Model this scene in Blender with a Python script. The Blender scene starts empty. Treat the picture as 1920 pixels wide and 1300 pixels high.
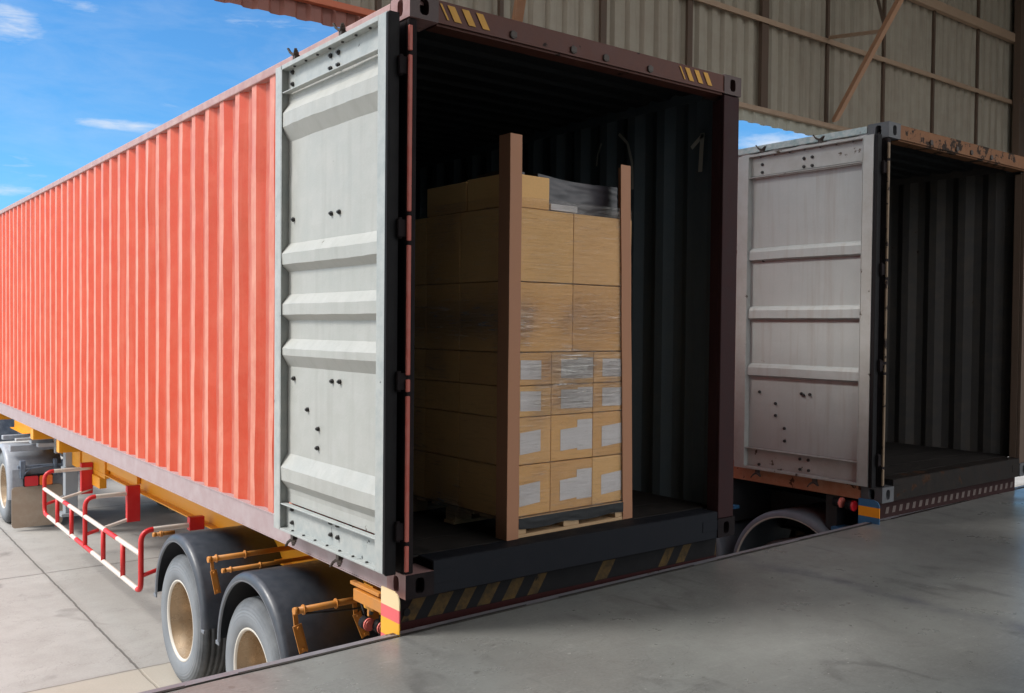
import bpy, math, random
from math import sin, cos, pi, radians
from mathutils import Vector, Matrix, noise as mnoise
random.seed(7)
SC = bpy.context.scene
C = SC.collection
# ------------------------------------------------------------------ camera
def cam_axes(yaw, pitch, roll):
    f = Vector((sin(yaw)*cos(pitch), cos(yaw)*cos(pitch), sin(pitch)))
    r = Vector((cos(yaw), -sin(yaw), 0)); u = r.cross(f)
    return r*cos(roll)+u*sin(roll), -r*sin(roll)+u*cos(roll), f
cd = bpy.data.cameras.new('camera'); cam = bpy.data.objects.new('camera', cd); C.objects.link(cam)
r_, u_, f_ = cam_axes(0.65605, -0.02188, 0.00987)
M = Matrix((r_, u_, -f_)).transposed().to_4x4(); M.translation = Vector((-2.3117, -3.8264, 1.3192))
cam.matrix_world = M
cd.sensor_fit = 'HORIZONTAL'; cd.sensor_width = 36; cd.lens = 36*1746.67/1920
cd.clip_start = .05; cd.clip_end = 2000
SC.camera = cam
# ------------------------------------------------------------------ light
SUN = Vector((-.60, .34, .72)).normalized()
EXPOSURE = 1.1
SKY_STRENGTH = .11
sd = bpy.data.lights.new('sun', 'SUN'); so = bpy.data.objects.new('sun', sd); C.objects.link(so)
sd.energy = 1.6; sd.angle = radians(14); sd.color = (1, .96, .9)
so.rotation_euler = SUN.to_track_quat('Z', 'Y').to_euler()
W = bpy.data.worlds.new('World'); SC.world = W; W.use_nodes = True
SC.view_settings.view_transform = 'Standard'; SC.view_settings.look = 'None'
SC.view_settings.exposure = EXPOSURE; SC.view_settings.gamma = 1; SC.view_settings.use_curve_mapping = False

class NT:
    """small helper for building node trees"""
    def __init__(s, tree): s.t = tree; s.n = tree.nodes; s.l = tree.links
    def node(s, kind, **kw):
        o = s.n.new(kind)
        for k, v in kw.items(): setattr(o, k, v)
        return o
    def put(s, sock, v):
        if hasattr(v, 'is_linked') or isinstance(v, bpy.types.NodeSocket): s.l.new(v, sock)
        else:
            if isinstance(v, (tuple, list)) and len(v) == 3 and sock.type == 'RGBA': v = (*v, 1)
            sock.default_value = v
    def math(s, op, a, b=None, c=None, clamp=False):
        o = s.node('ShaderNodeMath', operation=op); o.use_clamp = clamp
        s.put(o.inputs[0], a)
        if b is not None: s.put(o.inputs[1], b)
        if c is not None: s.put(o.inputs[2], c)
        return o.outputs[0]
    def mix(s, fac, a, b, mode='MIX'):
        o = s.node('ShaderNodeMix', data_type='RGBA', blend_type=mode)
        s.put(o.inputs[0], fac); s.put(o.inputs[6], a); s.put(o.inputs[7], b)
        return o.outputs[2]
    def ramp(s, v, lo, hi, a=0., b=1.):
        o = s.node('ShaderNodeMapRange'); o.clamp = True
        s.put(o.inputs[0], v)
        for i, x in enumerate((lo, hi, a, b)): o.inputs[i+1].default_value = x
        return o.outputs[0]
    def coord(s, scale=(1, 1, 1), loc=(0, 0, 0), kind='Object', rot=(0, 0, 0)):
        tc = s.node('ShaderNodeTexCoord'); m = s.node('ShaderNodeMapping')
        s.l.new(tc.outputs[kind], m.inputs[0]); m.inputs['Scale'].default_value = scale
        m.inputs['Location'].default_value = loc; m.inputs['Rotation'].default_value = rot
        return m.outputs[0]
    def noise(s, vec, scale, detail=5, rough=.55, dist=0):
        o = s.node('ShaderNodeTexNoise'); s.l.new(vec, o.inputs['Vector'])
        o.inputs['Scale'].default_value = scale; o.inputs['Detail'].default_value = detail
        o.inputs['Roughness'].default_value = rough; o.inputs['Distortion'].default_value = dist
        return o.outputs[0]
    def sep(s, vec):
        o = s.node('ShaderNodeSeparateXYZ'); s.l.new(vec, o.inputs[0]); return o.outputs

# world: physical sky, tinted deeper blue, with a few thin clouds set at fixed directions
w = NT(W.node_tree); w.n.clear()
sky = w.node('ShaderNodeTexSky', sky_type='NISHITA'); sky.sun_disc = False
sky.sun_elevation = math.asin(SUN.z); sky.sun_rotation = math.atan2(SUN.x, SUN.y)
sky.air_density = 1.0; sky.dust_density = .4; sky.ozone_density = 2.0
vec = w.coord(kind='Generated'); sx, sy, sz = w.sep(vec)
el = w.math('ARCSINE', sz); az = w.math('ARCTAN2', sx, sy)
nz = w.noise(w.coord((1, 1, 3.4), kind='Generated', rot=(0, .12, 0)), 9, 8, .62, .35)
nf = w.noise(w.coord((1, 1, 5), kind='Generated'), 26, 6, .6, .4)
cl = None
for a0, e0, sa, se, k in [(.165, .272, .035, .022, 1.0), (.22, .295, .05, .012, .7), (.262, .192, .055, .0075, 1.0), (.155, .122, .05, .008, .9),
                          (.17, .145, .09, .022, .62), (.30, .214, .05, .006, .5), (.93, .19, .05, .016, 1.0), (.38, .30, .14, .03, .55), (.9, .16, .3, .03, .5),
                          (-.9, .5, .5, .15, .5), (1.8, .4, .6, .1, .6), (-2.2, .35, .7, .1, .6)]:
    d = w.math('ADD', w.math('POWER', w.math('ABSOLUTE', w.math('DIVIDE', w.math('SUBTRACT', az, a0), sa)), 2),
               w.math('POWER', w.math('ABSOLUTE', w.math('DIVIDE', w.math('SUBTRACT', el, e0), se)), 2))
    g = w.math('MULTIPLY', w.math('EXPONENT', w.math('MULTIPLY', d, -1)), k)
    cl = g if cl is None else w.math('MAXIMUM', cl, g)
mask = w.ramp(w.math('MULTIPLY', w.math('POWER', cl, .5), w.math('ADD', w.math('MULTIPLY', nz, .8), w.math('MULTIPLY', nf, .6))), .52, .92)
thin = w.math('MULTIPLY', w.ramp(nz, .45, .8), .16)
mask = w.math('MAXIMUM', mask, thin)
# bright cloud added outside the view as neutral fill (overhead and behind the camera)
faz = w.math('ABSOLUTE', w.math('SUBTRACT', az, .6))
away = w.math('MAXIMUM', w.ramp(el, .42, .62), w.math('MULTIPLY', w.ramp(faz, .95, 1.25), w.ramp(el, .02, .12)))
nb = w.noise(w.coord((1, 1, 1.6), kind='Generated', loc=(3, 1, 0)), 3.2, 7, .6, .3)
fill_cloud = w.math('MULTIPLY', away, w.ramp(nb, .34, .55))
lum = w.node('ShaderNodeRGBToBW'); w.l.new(sky.outputs[0], lum.inputs[0])
tint = w.mix(1.0, sky.outputs[0], (.25, .52, .72), 'MULTIPLY')
colr = w.mix(fill_cloud, w.mix(mask, tint, (3.6, 3.8, 4.1)), (9.8, 9.6, 9.25))
bg = w.node('ShaderNodeBackground'); w.l.new(colr, bg.inputs[0]); bg.inputs[1].default_value = SKY_STRENGTH
ow = w.node('ShaderNodeOutputWorld'); w.l.new(bg.outputs[0], ow.inputs[0])

# ------------------------------------------------------------------ materials
def new_mat(name):
    m = bpy.data.materials.new(name); m.use_nodes = True; t = NT(m.node_tree); t.n.clear()
    out = t.node('ShaderNodeOutputMaterial'); b = t.node('ShaderNodeBsdfPrincipled'); t.l.new(b.outputs[0], out.inputs[0])
    return m, t, b, out
def paint(name, col, rough=.5, var=.12, fade=None, fade_amt=.3, rust=None, rust_thr=.68, rust_scale=6, scale=3,
          bump=.15, metallic=0., streak=0., streak_col=(.2, .16, .13), loc=(0, 0, 0), spec=.4):
    m, t, b, out = new_mat(name)
    v = t.coord(loc=loc)
    big = t.noise(v, scale*.5, 6, .6); med = t.noise(v, scale*4, 6, .65); fine = t.noise(v, scale*40, 3, .6)
    c = t.mix(t.math('MULTIPLY', t.ramp(big, .3, .7), var*2), col, tuple(x*.72 for x in col))
    c = t.mix(t.math('MULTIPLY', t.ramp(fine, .35, .75), var), c, tuple(min(1, x*1.25+.01) for x in col))
    if fade: c = t.mix(t.math('MULTIPLY', t.ramp(med, .4, .68), fade_amt), c, fade)
    if streak:
        s = t.noise(t.coord((1, 1, .06), loc=loc), 14, 5, .6)
        c = t.mix(t.math('MULTIPLY', t.ramp(s, .5, .72), streak), c, streak_col)
    ro = t.ramp(med, .3, .7, rough-.08, rough+.1)
    if rust:
        r1 = t.noise(v, rust_scale, 9, .68); r2 = t.noise(v, rust_scale*.35, 4, .6)
        k = t.ramp(t.math('ADD', r1, t.math('MULTIPLY', t.math('SUBTRACT', r2, .5), .6)), rust_thr, rust_thr+.03)
        rc = t.mix(t.ramp(t.noise(v, rust_scale*6, 4), .35, .65), rust, tuple(x*.4 for x in rust))
        c = t.mix(k, c, rc); ro = t.math('MAXIMUM', ro, t.math('MULTIPLY', k, .85))
    t.put(b.inputs['Base Color'], c); t.put(b.inputs['Roughness'], ro)
    b.inputs['Metallic'].default_value = metallic; b.inputs['Specular IOR Level'].default_value = spec
    bp = t.node('ShaderNodeBump'); bp.inputs['Strength'].default_value = bump; bp.inputs['Distance'].default_value = .006
    t.l.new(t.math('ADD', med, t.math('MULTIPLY', fine, .3)), bp.inputs['Height']); t.l.new(bp.outputs[0], b.inputs['Normal'])
    return m
RUST = (.16, .06, .03)
MT = {}
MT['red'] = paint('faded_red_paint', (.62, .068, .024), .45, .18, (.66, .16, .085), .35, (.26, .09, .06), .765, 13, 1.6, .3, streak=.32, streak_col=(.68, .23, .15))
MT['red_out'] = paint('sunlit_red_outer_rib_paint', (.60, .175, .11), .45, .14, (.70, .34, .25), .6, (.26, .11, .08), .74, 13, 1.6, .3, streak=.3, streak_col=(.76, .42, .35))  # paler red copy: fading plus the sunlight on outward faces put into colour
MT['red_in'] = paint('half_lit_red_inner_rib_paint', (.47, .085, .05), .5, .14, (.62, .25, .18), .4, (.28, .10, .07), .80, 9, 1.4, .25, streak=.3, streak_col=(.70, .34, .28))  # mid-tone copy painting in the weaker light on recessed rib faces
MT['rail_pink'] = paint('sun_bleached_rail_paint', (.40, .23, .215), .55, .12, (.55, .42, .40), .5, (.14, .06, .045), .76, 9, 2)
MT['maroon'] = paint('maroon_paint', (.085, .027, .019), .55, .15, (.12, .05, .035), .5, (.035, .02, .015), .62, 7, 3, spec=.25)
MT['rail_grey'] = paint('dusty_mauve_rail_paint', (.36, .265, .27), .5, .12, (.47, .41, .42), .5, (.14, .06, .045), .78, 9, 2)
MT['post_maroon'] = paint('dark_maroon_post_paint', (.028, .010, .011), .6, .15, (.05, .02, .02), .4, spec=.15)
MT['rodred'] = paint('worn_red_hinge_paint', (.42, .08, .055), .5, .15, (.5, .22, .18), .4, (.06, .03, .02), .66, 12, 3)
MT['post_dark'] = paint('dark_grimy_post_paint', (.011, .008, .009), .8, .15, (.035, .025, .025), .4, None, spec=.12)
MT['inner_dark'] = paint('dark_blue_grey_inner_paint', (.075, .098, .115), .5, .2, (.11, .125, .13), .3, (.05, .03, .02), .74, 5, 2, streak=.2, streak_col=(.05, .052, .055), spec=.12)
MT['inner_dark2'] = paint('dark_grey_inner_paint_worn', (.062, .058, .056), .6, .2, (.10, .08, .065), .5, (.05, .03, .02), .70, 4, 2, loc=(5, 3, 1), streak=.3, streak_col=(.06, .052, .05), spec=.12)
MT['roof_in'] = paint('dark_inner_roof_sheet', (.018, .020, .022), .6, .2, (.03, .03, .03), .4, spec=.12)  # near-black sheet tone, darker than the inner walls
MT['sill_brown'] = paint('brown_black_sill', (.016, .013, .012), .6, .2, (.035, .025, .02), .5, (.06, .03, .018), .62, 7, 3, spec=.12)
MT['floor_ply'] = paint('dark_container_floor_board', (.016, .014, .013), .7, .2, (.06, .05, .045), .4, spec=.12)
MT['sill'] = paint('dark_steel_sill', (.010, .011, .015), .6, .2, (.020, .02, .024), .4, (.05, .03, .02), .72, 6, 3, spec=.12)
MT['door_white'] = paint('off_white_door_paint', (.40, .405, .38), .5, .07, (.47, .47, .455), .5, (.24, .22, .18), .745, 14, 2.2, .35, streak=.3, streak_col=(.29, .29, .265))
MT['door_edge'] = paint('scraped_white_door_edge', (.43, .445, .43), .45, .10, (.28, .32, .33), .6, (.14, .15, .15), .69, 16, 2.6, .4)
MT['door_grey'] = paint('grey_white_door_paint_dirty', (.40, .43, .43), .5, .12, (.46, .475, .47), .35, (.20, .11, .08), .78, 8, 1.8, .25, loc=(3, 7, 2), streak=.4, streak_col=(.27, .22, .185))
MT['door_grey_edge'] = paint('grey_door_stile_scraped', (.42, .43, .42), .5, .15, (.32, .31, .28), .5, (.13, .10, .075), .66, 9, 2, .3, loc=(1, 4, 9))
MT['bolt'] = paint('dark_bolt_steel', (.035, .033, .033), .5)
MT['cam'] = paint('dark_rusty_cam_steel', (.06, .045, .038), .6, .2)
MT['gasket'] = paint('black_rubber_gasket', (.012, .011, .012), .6, .1, spec=.12)
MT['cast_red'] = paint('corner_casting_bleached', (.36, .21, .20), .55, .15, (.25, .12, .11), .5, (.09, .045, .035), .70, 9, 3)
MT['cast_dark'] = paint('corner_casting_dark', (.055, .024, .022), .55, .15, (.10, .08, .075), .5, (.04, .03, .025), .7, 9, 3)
MT['cast_grey'] = paint('corner_casting_grey', (.085, .085, .09), .55, .15, (.13, .13, .14), .5, (.06, .045, .03), .7, 9, 3)
MT['orange_rust'] = paint('orange_rusty_rail_paint', (.42, .17, .085), .6, .2, (.52, .30, .20), .5, (.12, .05, .03), .60, 6, 3, .3)
MT['header2'] = paint('rusted_brown_header_paint', (.17, .072, .032), .65, .2, (.24, .12, .06), .5, (.04, .025, .018), .52, 7, 3, .3, spec=.25)
MT['flaky'] = paint('flaking_cyan_white_rail_paint', (.52, .55, .54), .6, .15, (.16, .30, .33), .75, (.17, .075, .045), .64, 9, 4, .3)
MT['rust_post'] = paint('flaking_tan_post_paint', (.19, .13, .08), .65, .2, (.27, .2, .14), .5, (.035, .022, .018), .545, 8, 4, .35, streak=.3, streak_col=(.05, .03, .025))
MT['side2'] = paint('pale_container_side_paint', (.5, .47, .46), .5, .1, (.45, .3, .24), .4, (.30, .12, .07), .66, 4, 2)
MT['yellow_mark'] = paint('yellow_hazard_paint', (.55, .27, .03), .6, .15, (.35, .2, .06), .4, (.08, .05, .03), .74, 14, 5)
MT['bumper_y'] = paint('grimy_yellow_bumper_paint', (.10, .058, .018), .65, .25, (.03, .024, .018), .85, (.03, .022, .018), .60, 5, 4, spec=.15)
MT['dullred'] = paint('grimy_dark_red_bumper', (.032, .013, .013), .7, .15, (.05, .03, .028), .5, spec=.12)
MT['dull_mark'] = paint('dull_pinkish_reflector_tape', (.13, .095, .085), .6, .2, (.09, .06, .055), .4)
MT['chalk'] = paint('pale_marking_paint', (.34, .34, .31), .7, .1)
MT['black_mark'] = paint('black_hazard_paint', (.02, .018, .016), .6, .1, (.05, .04, .03), .4)
MT['board_red'] = paint('dark_red_bumper_paint', (.035, .009, .009), .55, .12, spec=.12)
MT['beam'] = paint('orange_chassis_paint', (.82, .33, .016), .42, .1, (.84, .42, .06), .3, (.28, .12, .04), .80, 8, 2)
MT['bracket'] = paint('dirty_orange_bracket_paint', (.58, .22, .03), .5, .15, (.42, .22, .09), .5, (.14, .06, .03), .70, 12, 4)
MT['gred'] = paint('red_guard_paint', (.62, .02, .022), .38, .06, (.66, .10, .09), .2)
MT['gwhite'] = paint('white_guard_paint', (.68, .62, .56), .42, .08, (.62, .48, .42), .4)
MT['fender'] = paint('weathered_black_mudguard_plastic', (.045, .052, .067), .38, .2, (.085, .092, .11), .5, None, scale=4, bump=.08, streak=.2, streak_col=(.10, .10, .11), spec=.5)
MT['fender_lip'] = paint('greyed_mudguard_lip_plastic', (.16, .18, .21), .45, .15, (.24, .25, .28), .4)
MT['rim'] = paint('golden_tan_wheel_rim_paint', (.36, .26, .165), .26, .12, (.44, .36, .27), .3, (.14, .07, .03), .80, 10, 2, metallic=.3, bump=.04)
MT['rim_lip'] = paint('pale_rim_edge', (.62, .58, .52), .4, .1)
MT['blue'] = paint('blue_trailer_paint', (.035, .14, .30), .45, .12, (.08, .2, .33), .3)
MT['blackch'] = paint('black_chassis_paint', (.022, .022, .025), .5, .2, (.05, .05, .055), .4)
MT['greych'] = paint('blue_grey_chassis_paint', (.10, .13, .18), .42, .15, (.30, .34, .40), .5)
MT['truckgrey'] = paint('sun_greyed_truck_plastic', (.30, .32, .36), .42, .15, (.45, .47, .5), .5)
MT['palesteel'] = paint('pale_worn_steel', (.45, .46, .48), .4, .1, (.3, .3, .3), .4)
MT['leg'] = paint('grey_landing_leg_paint', (.32, .35, .38), .5, .1)
MT['flap'] = paint('tan_dusty_mud_flap_rubber', (.40, .31, .235), .6, .1, (.50, .43, .35), .5, None, scale=2)
MT['reflect_y'] = paint('yellow_marker_sheet', (.85, .42, .03), .4, .03)
MT['reflect_c'] = paint('cream_marker_sheet', (.80, .62, .36), .4, .03)
MT['reflect_p'] = paint('pink_red_marker_sheet', (.78, .13, .14), .4, .03)
MT['reflect_o'] = paint('orange_marker_sheet', (.95, .33, .01), .4, .03)
MT['lamp_red'] = paint('red_lamp_lens', (.60, .02, .03), .2, .02, spec=.8)
MT['lamp_pink'] = paint('faded_red_lamp_lens', (.80, .20, .16), .25, .02, spec=.8)
MT['lamp_orange'] = paint('orange_lamp_lens', (.85, .17, .01), .2, .02, spec=.8)
MT['girt'] = paint('tan_primer_steel', (.40, .27, .185), .5, .15, (.46, .34, .25), .4, (.20, .09, .05), .72, 6, 2)
MT['brace'] = paint('orange_brown_brace_primer', (.42, .22, .125), .5, .15, (.46, .3, .2), .4)
MT['column'] = paint('dark_rust_brown_column', (.10, .065, .045), .6, .15, (.14, .08, .06), .4)
MT['redgirt'] = paint('orange_red_eave_steel', (.62, .15, .07), .5, .1, (.65, .25, .15), .3)
MT['nosing'] = paint('dock_edge_steel', (.19, .18, .20), .45, .15, (.28, .27, .29), .4, (.10, .05, .03), .68, 8, 4, .3)
MT['protector'] = paint('brown_board_corner', (.36, .165, .088), .62, .06, (.40, .21, .12), .3, None, scale=1.5, bump=.05)
MT['wood'] = paint('pallet_pine', (.48, .31, .17), .7, .15, (.40, .25, .13), .4)
MT['paper'] = paint('white_label_paper', (.60, .57, .57), .6, .05, (.52, .49, .49), .3)
MT['darkfilm'] = paint('dark_grey_plastic_film', (.050, .044, .052), .40, .08, (.06, .052, .06), .15, spec=.5, bump=.15)
MT['tailfilm'] = paint('crumpled_black_film', (.018, .018, .02), .45, .1, (.05, .05, .05), .3, spec=.25, bump=.3)

def carton_mat(name, col, loc):
    m, t, b, out = new_mat(name)
    v = t.coord(loc=loc); n = t.noise(v, 2.2, 5); fl = t.noise(t.coord((1, 1, 18), loc=loc), 6, 3); fi = t.noise(v, 90, 2)
    c = t.mix(t.ramp(n, .3, .7), col, tuple(x*.86 for x in col))
    c = t.mix(t.math('MULTIPLY', t.ramp(fi, .4, .7), .18), c, tuple(min(1, x*1.25) for x in col))
    t.put(b.inputs['Base Color'], c); b.inputs['Roughness'].default_value = .7
    bp = t.node('ShaderNodeBump'); bp.inputs['Strength'].default_value = .12; bp.inputs['Distance'].default_value = .004
    t.l.new(t.math('ADD', fl, n), bp.inputs['Height']); t.l.new(bp.outputs[0], b.inputs['Normal'])
    return m
MT['kraft'] = [carton_mat('kraft_carton_board', c, (i*3.1, i, 0)) for i, c in enumerate([(.70, .40, .15), (.65, .365, .14), (.72, .43, .17), (.67, .395, .165)])]

def tyre_mat():
    m, t, b, out = new_mat('dusty_tyre_rubber')
    v = t.coord(); n = t.noise(v, 5, 6, .6); f = t.noise(v, 60, 3)
    x, y, z = t.sep(v)
    rad = t.math('SQRT', t.math('ADD', t.math('MULTIPLY', y, y), t.math('MULTIPLY', z, z)))
    side = t.ramp(rad, .47, .40)
    c = t.mix(side, (.05, .055, .062), (.17, .185, .205))
    c = t.mix(t.ramp(n, .35, .7), c, (.26, .27, .28)); c = t.mix(.6, c, t.mix(side, (.05, .055, .062), (.19, .205, .225)))
    t.put(b.inputs['Base Color'], c); b.inputs['Roughness'].default_value = .72
    ring = t.math('SINE', t.math('MULTIPLY', rad, 300))
    h = t.math('ADD', t.math('MULTIPLY', t.math('MULTIPLY', ring, t.ramp(rad, .36, .40)), .25), t.math('MULTIPLY', f, .3))
    bp = t.node('ShaderNodeBump'); bp.inputs['Strength'].default_value = .6; bp.inputs['Distance'].default_value = .005
    t.l.new(h, bp.inputs['Height']); t.l.new(bp.outputs[0], b.inputs['Normal'])
    return m
MT['tyre'] = tyre_mat()

def film_mat():
    m, t, b, out = new_mat('clear_stretch_film')
    v = t.coord((1, 1, 11), rot=(0, .07, 0)); n = t.noise(v, 4.5, 3, .5, .4); n2 = t.noise(t.coord((1, 1, 15), rot=(0, -.09, 0)), 5.5, 4, .6, .7)
    glare_patch = t.ramp(t.noise(t.coord(), 2.6, 3), .52, .72, 0, .6)
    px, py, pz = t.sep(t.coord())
    for (x0, z0, rx, rz, k) in ((.50, 1.10, .20, .07, 1.5), (.10, 1.36, .12, .10, 1.0), (.55, .90, .25, .06, .7), (.6, 1.36, .35, .12, .45)):   # glare painted in as whiter, glossier film
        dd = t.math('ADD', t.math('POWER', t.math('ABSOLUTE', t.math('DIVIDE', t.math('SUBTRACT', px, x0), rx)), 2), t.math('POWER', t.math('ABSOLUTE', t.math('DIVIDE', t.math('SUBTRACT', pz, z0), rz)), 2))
        glare_patch = t.math('ADD', glare_patch, t.math('MULTIPLY', t.math('EXPONENT', t.math('MULTIPLY', dd, -1)), k))
    h = t.math('ADD', n, t.math('MULTIPLY', n2, .7))
    bp = t.node('ShaderNodeBump'); bp.inputs['Strength'].default_value = 1.0; bp.inputs['Distance'].default_value = .022
    t.l.new(h, bp.inputs['Height'])
    t.put(b.inputs['Base Color'], (.95, .88, .80)); b.inputs['Roughness'].default_value = .15; b.inputs['Specular IOR Level'].default_value = 1.0; b.inputs['Coat Weight'].default_value = .6; b.inputs['Coat Roughness'].default_value = .08
    t.l.new(bp.outputs[0], b.inputs['Normal'])
    tr = t.node('ShaderNodeBsdfTransparent'); tr.inputs[0].default_value = (1, .99, .98, 1)
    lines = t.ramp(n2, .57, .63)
    fac = t.math('ADD', .02, t.math('ADD', t.math('MULTIPLY', lines, t.math('ADD', .08, t.math('MULTIPLY', glare_patch, .38))), t.math('MULTIPLY', glare_patch, .10)), clamp=True)
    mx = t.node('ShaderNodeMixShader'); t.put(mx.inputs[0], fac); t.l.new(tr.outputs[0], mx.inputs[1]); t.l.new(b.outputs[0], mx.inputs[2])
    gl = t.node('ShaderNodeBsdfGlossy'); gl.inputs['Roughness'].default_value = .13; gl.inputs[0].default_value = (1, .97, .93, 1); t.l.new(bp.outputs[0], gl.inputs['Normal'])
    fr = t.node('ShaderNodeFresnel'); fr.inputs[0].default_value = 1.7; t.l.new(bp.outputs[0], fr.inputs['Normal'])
    m2 = t.node('ShaderNodeMixShader'); t.put(m2.inputs[0], t.math('MULTIPLY', fr.outputs[0], t.math('ADD', .36, t.math('MULTIPLY', glare_patch, .9)), clamp=True)); t.l.new(mx.outputs[0], m2.inputs[1]); t.l.new(gl.outputs[0], m2.inputs[2])
    t.l.new(m2.outputs[0], out.inputs[0])
    return m
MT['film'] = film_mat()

def slab_mat():
    m, t, b, out = new_mat('yard_concrete')
    v = t.coord(); big = t.noise(v, .55, 7, .62); med = t.noise(v, 3.5, 8, .65); fine = t.noise(v, 55, 4, .65)
    c = t.mix(t.ramp(big, .3, .7), (.43, .415, .395), (.33, .312, .292))
    c = t.mix(t.math('MULTIPLY', t.ramp(med, .42, .7), .45), c, (.24, .225, .205))
    c = t.mix(t.math('MULTIPLY', t.ramp(fine, .35, .7), .35), c, (.48, .465, .44))
    oil = t.ramp(t.noise(v, 1.6, 4, .5, .8), .66, .74)
    c = t.mix(t.math('MULTIPLY', oil, .5), c, (.13, .12, .11))
    x, y, z = t.sep(v)
    wob = t.math('MULTIPLY', t.math('SUBTRACT', t.noise(v, 6, 5), .5), .03)
    def joint(s, off, per):
        p = t.math('ABSOLUTE', t.math('SUBTRACT', t.math('FRACT', t.math('ADD', t.math('DIVIDE', t.math('ADD', t.math('ADD', s, wob), -off), per), .5)), .5))
        return t.math('MULTIPLY', p, per)
    d = t.math('MINIMUM', joint(x, -.17, 3.6), joint(y, .25, 3.5))
    line = t.ramp(d, .006, .013, .75, 0); soft = t.ramp(d, .0, .06, .22, 0)
    c = t.mix(soft, c, (.16, .145, .13)); c = t.mix(line, c, (.07, .062, .055))
    cell = t.node('ShaderNodeTexWhiteNoise', noise_dimensions='2D'); cc = t.node('ShaderNodeCombineXYZ')
    t.l.new(t.math('FLOOR', t.math('DIVIDE', t.math('ADD', x, .17+3.6), 3.6)), cc.inputs[0]); t.l.new(t.math('FLOOR', t.math('DIVIDE', t.math('ADD', y, -.25), 3.5)), cc.inputs[1]); t.l.new(cc.outputs[0], cell.inputs[0])
    c = t.mix(t.math('MULTIPLY', cell.outputs[0], .30), c, (.25, .235, .215))
    crack = t.math('ABSOLUTE', t.math('SUBTRACT', t.noise(t.coord(loc=(4, 2, 0)), .9, 9, .62), .5))
    c = t.mix(t.math('MULTIPLY', t.ramp(crack, .0012, .003, 1, 0), .25), c, (.10, .09, .08))
    # paler strip poured nearest the dock
    t.put(b.inputs['Base Color'], t.mix(t.math('MULTIPLY', t.ramp(y, 3.77, 3.72), .6), c, t.mix(t.ramp(fine, .3, .7), (.50, .44, .35), (.42, .37, .30))))
    b.inputs['Roughness'].default_value = .82
    bp = t.node('ShaderNodeBump'); bp.inputs['Strength'].default_value = .5; bp.inputs['Distance'].default_value = .006
    t.l.new(t.math('SUBTRACT', t.math('ADD', t.math('MULTIPLY', med, .6), t.math('MULTIPLY', fine, .5)), t.math('MULTIPLY', line, 2)), bp.inputs['Height'])
    t.l.new(bp.outputs[0], b.inputs['Normal'])
    return m
def dock_mat():
    m, t, b, out = new_mat('polished_dock_concrete')
    v = t.coord(); big = t.noise(v, .7, 6, .6, .3); med = t.noise(v, 3.2, 8, .66, .2); fine = t.noise(v, 70, 4, .7)
    c = t.mix(t.ramp(big, .32, .68), (.235, .242, .23), (.150, .148, .140))
    c = t.mix(t.math('MULTIPLY', t.ramp(med, .45, .7), .4), c, (.135, .13, .125))
    c = t.mix(t.math('MULTIPLY', t.ramp(fine, .4, .7), .25), c, (.33, .335, .325))
    sc = t.noise(t.coord((1, 6, 1), rot=(0, 0, .35)), 5, 7, .7)
    c = t.mix(t.math('MULTIPLY', t.ramp(sc, .58, .70), .30), c, (.34, .34, .33))
    spots = t.ramp(t.noise(v, 17, 3, .5), .70, .74)
    c = t.mix(t.math('MULTIPLY', spots, .5), c, (.07, .065, .06))
    scr = t.math('ABSOLUTE', t.math('SUBTRACT', t.noise(t.coord((1, 2.2, 1), rot=(0, 0, .5)), 1.7, 7, .55, 1.2), .5))
    c = t.mix(t.math('MULTIPLY', t.ramp(scr, .001, .004, 1, 0), .5), c, (.09, .085, .08))
    mk = t.math('ABSOLUTE', t.math('SUBTRACT', t.noise(t.coord((2.5, .5, 1), rot=(0, 0, -.7), loc=(2, 5, 0)), 1.1, 2, .4), .5))
    c = t.mix(t.math('MULTIPLY', t.ramp(mk, .008, .03, 1, 0), t.math('MULTIPLY', t.ramp(med, .42, .6), .38)), c, (.07, .068, .066))
    chip = t.ramp(t.noise(v, 38, 2, .5), .715, .74); c = t.mix(t.math('MULTIPLY', chip, .6), c, (.42, .41, .39))
    x, y, z = t.sep(v)   # dark streak running away from the edge
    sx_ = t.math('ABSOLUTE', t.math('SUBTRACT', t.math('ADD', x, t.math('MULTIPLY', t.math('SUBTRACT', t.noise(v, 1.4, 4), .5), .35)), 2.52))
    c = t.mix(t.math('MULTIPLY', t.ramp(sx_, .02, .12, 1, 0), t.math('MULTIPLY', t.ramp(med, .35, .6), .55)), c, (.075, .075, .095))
    t.put(b.inputs['Base Color'], c)
    t.put(b.inputs['Roughness'], t.ramp(med, .3, .7, .24, .42)); b.inputs['Specular IOR Level'].default_value = .5
    bp = t.node('ShaderNodeBump'); bp.inputs['Strength'].default_value = .25; bp.inputs['Distance'].default_value = .004
    t.l.new(t.math('ADD', med, t.math('MULTIPLY', fine, .25)), bp.inputs['Height']); t.l.new(bp.outputs[0], b.inputs['Normal'])
    return m
MT['slab'] = slab_mat(); MT['dock'] = dock_mat()
MT['dockwall'] = paint('dock_wall_concrete', (.2, .19, .18), .8, .2)
MT['clad'] = paint('brown_grey_cladding', (.36, .315, .25), .55, .12, (.30, .24, .19), .4, (.25, .15, .11), .80, 3, 1.2, .1, streak=.35, streak_col=(.17, .13, .10))
MT['clad_red'] = paint('red_primed_cladding_skirt', (.34, .13, .10), .55, .12, (.30, .16, .13), .4, None, streak=.3, streak_col=(.22, .07, .06))
MT['clad_pale'] = paint('pale_cladding_skirt', (.42, .40, .33), .55, .12, (.36, .33, .27), .4)
MT['roof'] = paint('grey_roof_sheet', (.22, .21, .19), .55, .12)
MT['blocker_wall'] = paint('light_blocker_wall', (.22, .20, .18), .8, .12)  # used only on the unseen walls added to block light

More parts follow.
